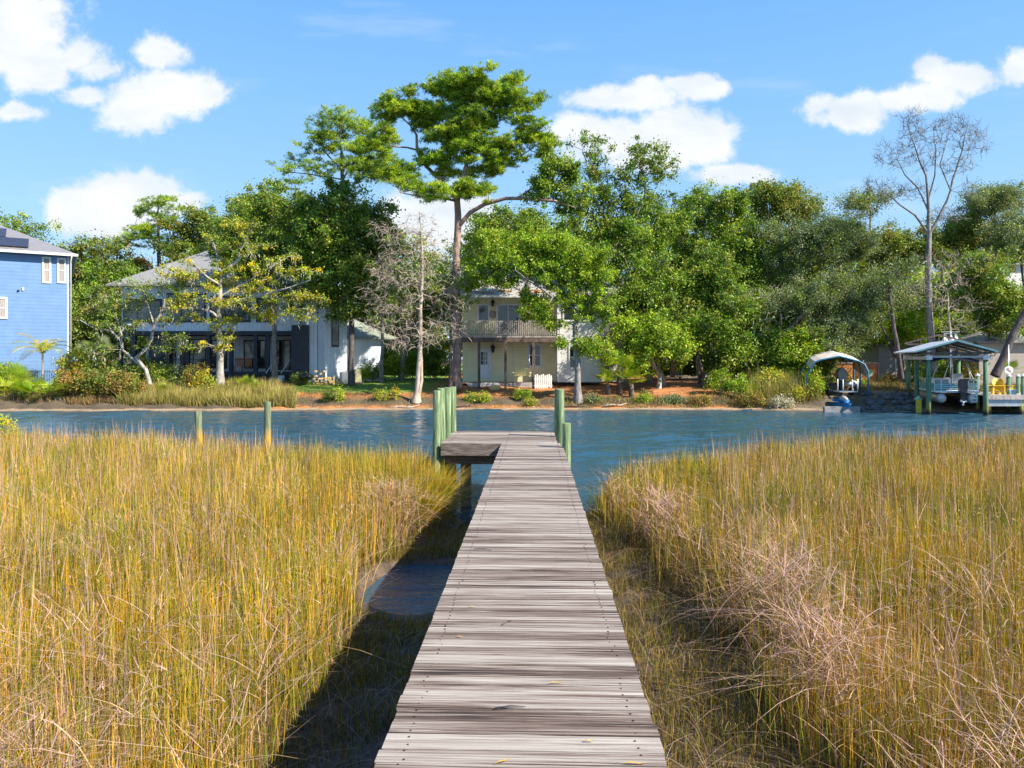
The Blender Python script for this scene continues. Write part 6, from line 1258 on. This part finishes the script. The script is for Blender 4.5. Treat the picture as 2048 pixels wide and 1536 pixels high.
cc = np.concatenate([pick(rg, 'oak', 300), pick(rg, 'olive', 300), pick(rg, 'dark', 300)])[rg.permutation(n)]
c = np.repeat(np.stack([x, y, z], 1), 110, 0); pts = c+rg.normal(size=c.shape)*np.array([1.3, 1.3, 0.9]); V, Q, C = leaf_quads(rg, pts, 0.24, np.repeat(cc, 110, 0))
tag(link('far_woods', np_mesh('far_woods', V, Q, C), MT['leaf']), 'distant green woods closing the view between the nearer trunks', 'woods', kind='stuff')
# ------------------------------------------------------------------ palms, shrubs, bank grass
def fan_palm(name, label, px, py, d, n=12, L_=1.0, trunk=0.0, seed=0, pal='bright', group=None, cat='palmetto', dead=0.0):
    rg = np.random.default_rng(seed); x_ = (px-1024)/F*d; z0 = gz(x_, d) if py is None else EYE+(HOR-py)/F*d; r = empty(name, (x_, d, z0-0.02), label, cat, group=group)
    if trunk > 0: MB().tube([(0, 0, -0.2), (0.03, 0, trunk*0.5), (0, 0, trunk)], [0.2, 0.17, 0.15], 10).build('trunk', MT['brown_wood'], r)
    V = []; Q = []; C = []; ks = 0
    cols = np.array(PAL[pal])
    for i in range(n):
        az = 2*math.pi*i/n+rg.uniform(-.3, .3); el = rg.uniform(0.1, 1.35); l = L_*rg.uniform(0.5, 0.85)
        dr_ = np.array([math.cos(az)*math.cos(el), math.sin(az)*math.cos(el), math.sin(el)]); o = np.array([0, 0, trunk]); tip = o+dr_*l; side = np.cross(dr_, [0, 0, 1.0]); side /= np.linalg.norm(side); up = np.cross(side, dr_)
        w = 0.012; V += [o-side*w, o+side*w, tip+side*w, tip-side*w]; Q.append((ks, ks+1, ks+2, ks+3)); ks += 4; cc = cols[rg.integers(0, len(cols))]*rg.uniform(0.7, 1.2); C += [cc*0.9]*4
        R_ = L_*rg.uniform(0.42, 0.6); nf = 19; tilt = rg.uniform(-0.4, 0.3)
        fdir = dr_*math.cos(tilt)+up*math.sin(tilt); fup = np.cross(side, fdir)
        for j in range(nf):
            a = (j/(nf-1)-0.5)*3.6; ld = fdir*math.cos(a)+side*math.sin(a)+fup*0.12; ln = R_*(1-0.18*abs(a)/1.8); sd2 = -fdir*math.sin(a)+side*math.cos(a); ww = R_*0.036
            m_ = tip+ld*ln*0.55+np.array([0, 0, -0.02]); e_ = tip+ld*ln+np.array([0, 0, -0.10*ln*rg.uniform(0.5, 2)])
            V += [tip, m_-sd2*ww, e_, m_+sd2*ww]; Q.append((ks, ks+1, ks+2, ks+3)); ks += 4; C += [cc*rg.uniform(0.85, 1.15)]*4
    link('fronds', np_mesh('fronds', V, Q, np.array(C)), MT['leaf'], r)
    return r
def feather_palm(name, label, px, d, trunk, n, L_, seed, pal='bright'):
    rg = np.random.default_rng(seed); x_ = (px-1024)/F*d; r = empty(name, (x_, d, gz(x_, d)-0.02), label, 'palm tree')
    MB().tube([(0, 0, -0.2), (0.02, 0, trunk*0.5), (0, 0, trunk)], [0.09, 0.06, 0.06], 10).build('trunk', MT['pale_bark'], r)
    V = []; Q = []; C = []; ks = 0; cols = np.array(PAL[pal])
    for i in range(n):
        az = 2*math.pi*i/n+rg.uniform(-.25, .25); el = rg.uniform(0.5, 1.3); pts = []; p_ = np.array([0, 0, trunk]); dr_ = np.array([math.cos(az)*math.cos(el), math.sin(az)*math.cos(el), math.sin(el)]); cc = cols[rg.integers(0, len(cols))]
        for j in range(12): pts.append(p_.copy()); p_ = p_+dr_*L_/12; dr_ = dr_+np.array([0, 0, -0.16]); dr_ /= np.linalg.norm(dr_)
        for j in range(12):
            f = j/11; tg = (pts[min(j+1, 11)]-pts[max(j-1, 0)]); tg /= np.linalg.norm(tg); side = np.cross(tg, [0, 0, 1.0]); side /= np.linalg.norm(side)+1e-6
            if j < 11: V += [pts[j]-side*0.015, pts[j]+side*0.015, pts[j+1]+side*0.012, pts[j+1]-side*0.012]; Q.append((ks, ks+1, ks+2, ks+3)); ks += 4; C += [cc]*4
            for s_ in (-1, 1):
                for q_ in (0, 0.5):
                    b_ = pts[j]*(1-q_)+pts[min(j+1, 11)]*q_; ln = L_*0.32*math.sin(math.pi*(0.12+0.8*f))*rg.uniform(0.8, 1.1); ld = side*s_*0.8+tg*0.55+np.array([0, 0, 0.1]); e_ = b_+ld*ln+np.array([0, 0, -0.25*ln]); m_ = b_+ld*ln*0.5; V += [b_, m_+tg*0.025, e_, m_-tg*0.025]; Q.append((ks, ks+1, ks+2, ks+3)); ks += 4; C += [cc*rg.uniform(0.8, 1.2)]*4
    link('fronds', np_mesh('fronds', V, Q, np.array(C)), MT['leaf'], r); return r
feather_palm('feather_palm', 'small slender palm with arching feathery fronds before the blue house', 85, 46.5, 2.35, 13, 2.1, 3, 'yellow')
for k, (px, d, n_, l_, tr, lab) in enumerate(((8, 44.6, 14, 1.3, 0.1, 'palmetto fan clump at the far left edge of the far bank'), (35, 45.4, 14, 1.4, 0.3, 'palmetto fan clump left of the slender palm, upper one'), (52, 44.3, 14, 1.2, 0.1, 'low palmetto fan clump nearest the water left of the slender palm'),
      (92, 44.8, 14, 1.3, 0.2, 'palmetto fan clump under the slender palm'), (118, 44.3, 12, 1.1, 0.1, 'dark low palmetto right of the slender palm'), (170, 50, 14, 1.3, 1.6, 'pale fan palm crown right of the blue house corner, left of two'), (200, 50.5, 14, 1.4, 1.9, 'pale fan palm crown between blue house corner and mossy oak'), (190, 47.5, 12, 1.2, 0.9, 'shorter fan palm below the pale palm crowns'),
      (10, 47.5, 12, 1.2, 0.6, 'fan palm against the foot of the blue house wall'), (330, 45.4, 12, 0.9, 0.05, 'small bright palmetto in the reeds, left of the live oak trunk'), (498, 46.3, 14, 1.0, 0.15, 'bright palmetto in the reeds right of the live oak trunk'), (470, 46.6, 10, 0.8, 0.1, 'small palmetto just right of the live oak trunk'),
      (1238, 46.8, 18, 1.5, 1.25, 'large bright fan palm right of the yellow house, tallest on the right bank'), (1262, 46.2, 14, 1.2, 0.8, 'fan palm leaning at the right side of the large bright one'), (1215, 46.6, 12, 1.1, 0.6, 'fan palm at the left side of the large bright one'), (1505, 45.2, 12, 0.9, 0.2, 'small palmetto in the brush left of the blue-grey brush pile'), (2018, 47, 12, 1.0, 0.9, 'fan palm in the shade behind the hexagonal sign'))):
    fan_palm('fan_palm', lab, px, None, d, n_, l_, tr, 300+k, pal='bright' if k not in (5, 6, 7) else 'grey', group='fan palms and palmettos', cat='fan palm')
def bush(name, label, px, d, rx, h, pal='oak', seed=0, nl=60, size=0.06, sp=0.5, rad=0.24, kind='leaf', cat='bush', moss=0.0, group=None, zoff=0.0, bark='oak_bark'):
    x_ = (px-1024)/F*d; z_ = gz(x_, d) if d > 30 else 0.1
    by = HOR-(z_+zoff-EYE)*F/d; rp = rx*F/d; hp = h*F/d; rgk = random.Random(seed)
    tr_ = [[(px, by, 0.05), (px, by-hp*0.3, 0.04), (px, by-hp*0.6, 0.02)], [(px, by-hp*0.1, 0.03), (px-rp*0.5, by-hp*0.5, 0.02)], [(px, by-hp*0.1, 0.03), (px+rp*0.5, by-hp*0.5, 0.02)]]
    bl_ = [(px, by-hp*0.62, rp*0.7, hp*0.38), (px-rp*0.45, by-hp*0.4, rp*0.5, hp*0.32), (px+rp*0.45, by-hp*0.38, rp*0.5, hp*0.32)]
    rg = np.random.default_rng(seed); org = P(px, by, d); root = empty(name, tuple(org), label, cat, group=group)
    T = blob_tips(rg, bl_, d, sp); tr = [[(P(q[0], q[1], d), q[2]) for q in t] for t in tr_]
    T = T[T[:, 2] > z_+0.05]
    pos, par, rd, kids = skeleton(rg, tr, T, tip=0.006, step=0.3, wob=0.05); V, Q = tubes(pos, par, rd, kids, 4)
    link('stems', np_mesh('stems', V-org, Q, smooth=True), MT[bark], root)
    cc = pick(rg, pal, len(T))*rg.uniform(0.75, 1.25, (len(T), 1)); k = rg.poisson(nl, len(T)); c = np.repeat(T, k, 0); pts = c+rg.normal(size=c.shape)*rad*0.62
    V, Q, C = leaf_quads(rg, pts, size, np.repeat(cc, k, 0)); link('foliage', np_mesh('foliage', V-org, Q, C), MT['leaf'], root); return root
BUSH = [(150, 44.6, 1.5, 1.9, 'rust', 'reddish-olive bush on the bank right of the palmettos'), (200, 44.8, 1.6, 2.0, 'olive', 'big olive bush under the small mossy oak'), (250, 44.6, 1.5, 1.6, 'rust', 'brownish bush between olive bush and the reeds'), (150, 46.5, 1.3, 2.9, 'yellow', 'tall yellow-orange bush right of the slender palm'), (205, 46.5, 1.4, 2.6, 'olive', 'tall olive shrub behind the big olive bush'), (300, 46.5, 1.6, 2.2, 'dark', 'dark shrub at the foot of the mossy oak'), (350, 47, 1.2, 1.7, 'grey', 'grey-green shrub before the white house porch'), (265, 46.0, 1.2, 1.9, 'olive', 'olive shrub left of the mossy oak foot'),
  (600, 50.5, 0.8, 0.7, 'dark', 'dark green potted shrub at the porch steps'), (722, 52, 0.45, 1.3, 'bright', 'upright bright shrub right of the utility box'), (745, 53, 0.9, 1.5, 'oak', 'green shrub against the white wing, right side'), (790, 56, 1.3, 2.0, 'lime', 'light-green shrub behind the cypress, left'), (825, 57, 1.5, 2.4, 'bright', 'bright hedge shrub behind the cypress stems'), (870, 57, 1.6, 2.8, 'dark', 'dark hedge shrub left of the pine trunk'), (845, 58, 1.6, 3.4, 'dark', 'tall dark hedge behind the cypress'),
  (945, 45.4, 0.6, 0.8, 'lime', 'low green shrub on the straw right of the platform piles'), (1045, 45.6, 0.8, 1.0, 'lime', 'green shrub on the straw before the porch swing'), (970, 45.2, 0.5, 0.5, 'bright', 'small bright plant before the stump'), (1060, 44.8, 0.5, 0.5, 'yellow', 'small yellow-green plant at the water right of the porch swing'), (1185, 45.0, 0.7, 0.6, 'grey', 'small grey-green plant right of the green oak trunk'), (1290, 45.2, 0.9, 0.7, 'bright', 'bright weeds at the shore below the fan palms'), (1345, 45.0, 1.1, 0.6, 'grey', 'pale grey-green weeds on the right shore'), (1440, 46.5, 1.0, 1.6, 'lime', 'leafy green shrub at the right end of the orange straw'), (1480, 46.0, 1.0, 1.4, 'lime', 'green shrub below the grey leafless tree'), (1500, 44.6, 1.1, 0.8, 'rust', 'reddish brush at the right shore'), (1400, 44.8, 1.1, 0.7, 'rust', 'brown brush on the right shore below the dark gap'), (1562, 44.0, 0.9, 0.6, 'moss', 'blue-grey brush pile at the shore left of the carport'), (1545, 46.3, 0.9, 1.7, 'yellow', 'tall tan and green shrub left of the carport'), (1590, 44.8, 0.8, 0.8, 'yellow', 'yellowish weeds left of the bulkhead'), (1625, 45.2, 0.75, 1.9, 'bright', 'bright-green shrub at the left leg of the carport'), (1650, 50, 1.2, 2.6, 'oak', 'green tree-shrub seen through the carport'), (1688, 50.5, 0.6, 1.3, 'rust', 'reddish shrub seen through the carport at right'), (1722, 49, 0.5, 0.5, 'lime', 'green weeds before the orange fence panel'), (1778, 50, 0.8, 0.6, 'rust', 'brown flowering weeds before the beige outbuilding'), (1360, 58, 2.2, 3.0, 'dark', 'dark evergreen shrub in the shaded gap of the right bank'), (1410, 58, 2.0, 2.6, 'dark', 'dark evergreen shrub right side of the shaded gap'), (1310, 57, 1.8, 2.6, 'oak', 'green shrub behind the fan palms'), (1840, 49, 0.9, 1.5, 'dark', 'dark shrub behind the left piles of the boat lift'), (1880, 50, 0.9, 1.8, 'lime', 'sunlit shrub seen through the boat lift'), (1930, 49.5, 0.9, 2.2, 'rust', 'orange-brown shrub seen through the right of the boat lift'), (1460, 56, 2.0, 3.0, 'oak', 'green shrub behind the reeds, right bank'), (1530, 56, 2.2, 3.4, 'olive', 'olive shrub behind the reeds near the carport'), (410, 45.6, 0.9, 1.6, 'yellow', 'tan feathery shrub left of the live oak trunk'), (390, 46.4, 0.9, 2.0, 'rust', 'brownish feathery shrub behind the reeds'), (660, 44.9, 0.6, 0.8, 'olive', 'small olive bush on the sandy shore below the lawn'), (678, 45.1, 0.35, 0.7, 'bright', 'small bright bush right of the olive one below the lawn'), (763, 45.2, 0.5, 0.7, 'yellow', 'yellow-green grassy tuft below the slim trunk'), (790, 45.3, 0.3, 0.7, 'yellow', 'narrow yellow tuft left of the cypress foot'), (12, 46.5, 1.6, 1.7, 'bright', 'bright bush behind the palmettos at the far left')]
for k, (px, d, rx, h, pal, lab) in enumerate(BUSH):
    if 900 < px < 1420 and d < 46.2: rx *= 0.7; h *= 0.75
    bush('bush', lab, px, d, rx, h, pal, 400+k, nl=55 if pal != 'yellow' else 45, size=0.055 if h < 1 else 0.065, sp=0.42 if h < 1.2 else 0.52)
bush('marsh_elder_bush', 'yellow-green marsh bush at the left edge on the near side of the water', 6, 21.5, 0.62, 1.22, 'yellow', 77, nl=60, size=0.028, sp=0.22, rad=0.13)
# bank grass (uncountable)
def bank_grass(name, label, regions, seed):
    rg = np.random.default_rng(seed); parts = []
    for (px0, px1, d0, d1, n, h0, h1, cols, w) in regions:
        px = rg.uniform(px0, px1, n); d = rg.uniform(d0, d1, n); x = (px-1024)/F*d; z = far_z(x, d)-0.03
        cl = vnoise(x, d, 1.1, 3); keep = cl > -0.7+0.4*rg.random(n); x, d, z, cl = x[keep], d[keep], z[keep], cl[keep]; n = len(x)
        cc = np.array(cols)[rg.integers(0, len(cols), n)]*rg.uniform(0.7, 1.25, (n, 1))
        parts.append(blades(rg, x, d, z, rg.uniform(h0, h1, n)*(1+0.25*cl), np.full(n, w), np.abs(rg.normal(0, 0.2, n)), rg.uniform(0, 1.4, n), cc*0.75, cc))
    V, Q, C = join(parts); tag(link(name, np_mesh(name, V, Q, C), MT['grassblade']), label, 'bank grass', kind='stuff')
TAN = [(0.50, 0.36, 0.12), (0.42, 0.34, 0.08), (0.36, 0.34, 0.06), (0.55, 0.42, 0.20)]; GRN = [(0.20, 0.24, 0.03), (0.28, 0.28, 0.04), (0.14, 0.18, 0.02)]; BRN = [(0.24, 0.13, 0.06), (0.34, 0.2, 0.1), (0.16, 0.09, 0.05), (0.30, 0.24, 0.08)]
bank_grass('reed_grass', 'tall tan and yellow-green reeds along the far bank before the white house', [(235, 592, 43.9, 45.6, 15000, 0.45, 0.95, TAN+GRN[:2], 0.022), (300, 560, 45.4, 47.5, 8000, 0.4, 1.0, TAN+GRN+BRN[:1], 0.022), (130, 330, 43.9, 45, 4000, 0.15, 0.45, BRN+TAN[:1], 0.022)], 71)
bank_grass('shore_weeds', 'low weeds and dry brush scattered along the straw-covered far bank', [(600, 1120, 44.2, 47.2, 5200, 0.04, 0.2, BRN+GRN, 0.022), (1120, 1650, 44.3, 45.8, 6500, 0.06, 0.36, BRN+GRN+TAN[:1], 0.022), (1500, 1640, 44.6, 48.5, 6000, 0.5, 1.6, TAN+GRN, 0.024), (1640, 1800, 46.5, 51, 6000, 0.08, 0.4, GRN+TAN+BRN, 0.022), (0, 240, 44, 47, 3500, 0.1, 0.5, GRN+BRN, 0.024), (1780, 2048, 45.5, 49, 3000, 0.1, 0.4, GRN+BRN, 0.022)], 72)
bank_grass('lawn_grass', 'short bright mown lawn beside the white house', [(590, 900, 47.2, 56, 16000, 0.03, 0.08, [(0.15, 0.26, 0.03), (0.20, 0.30, 0.03), (0.12, 0.2, 0.02)], 0.03)], 73)
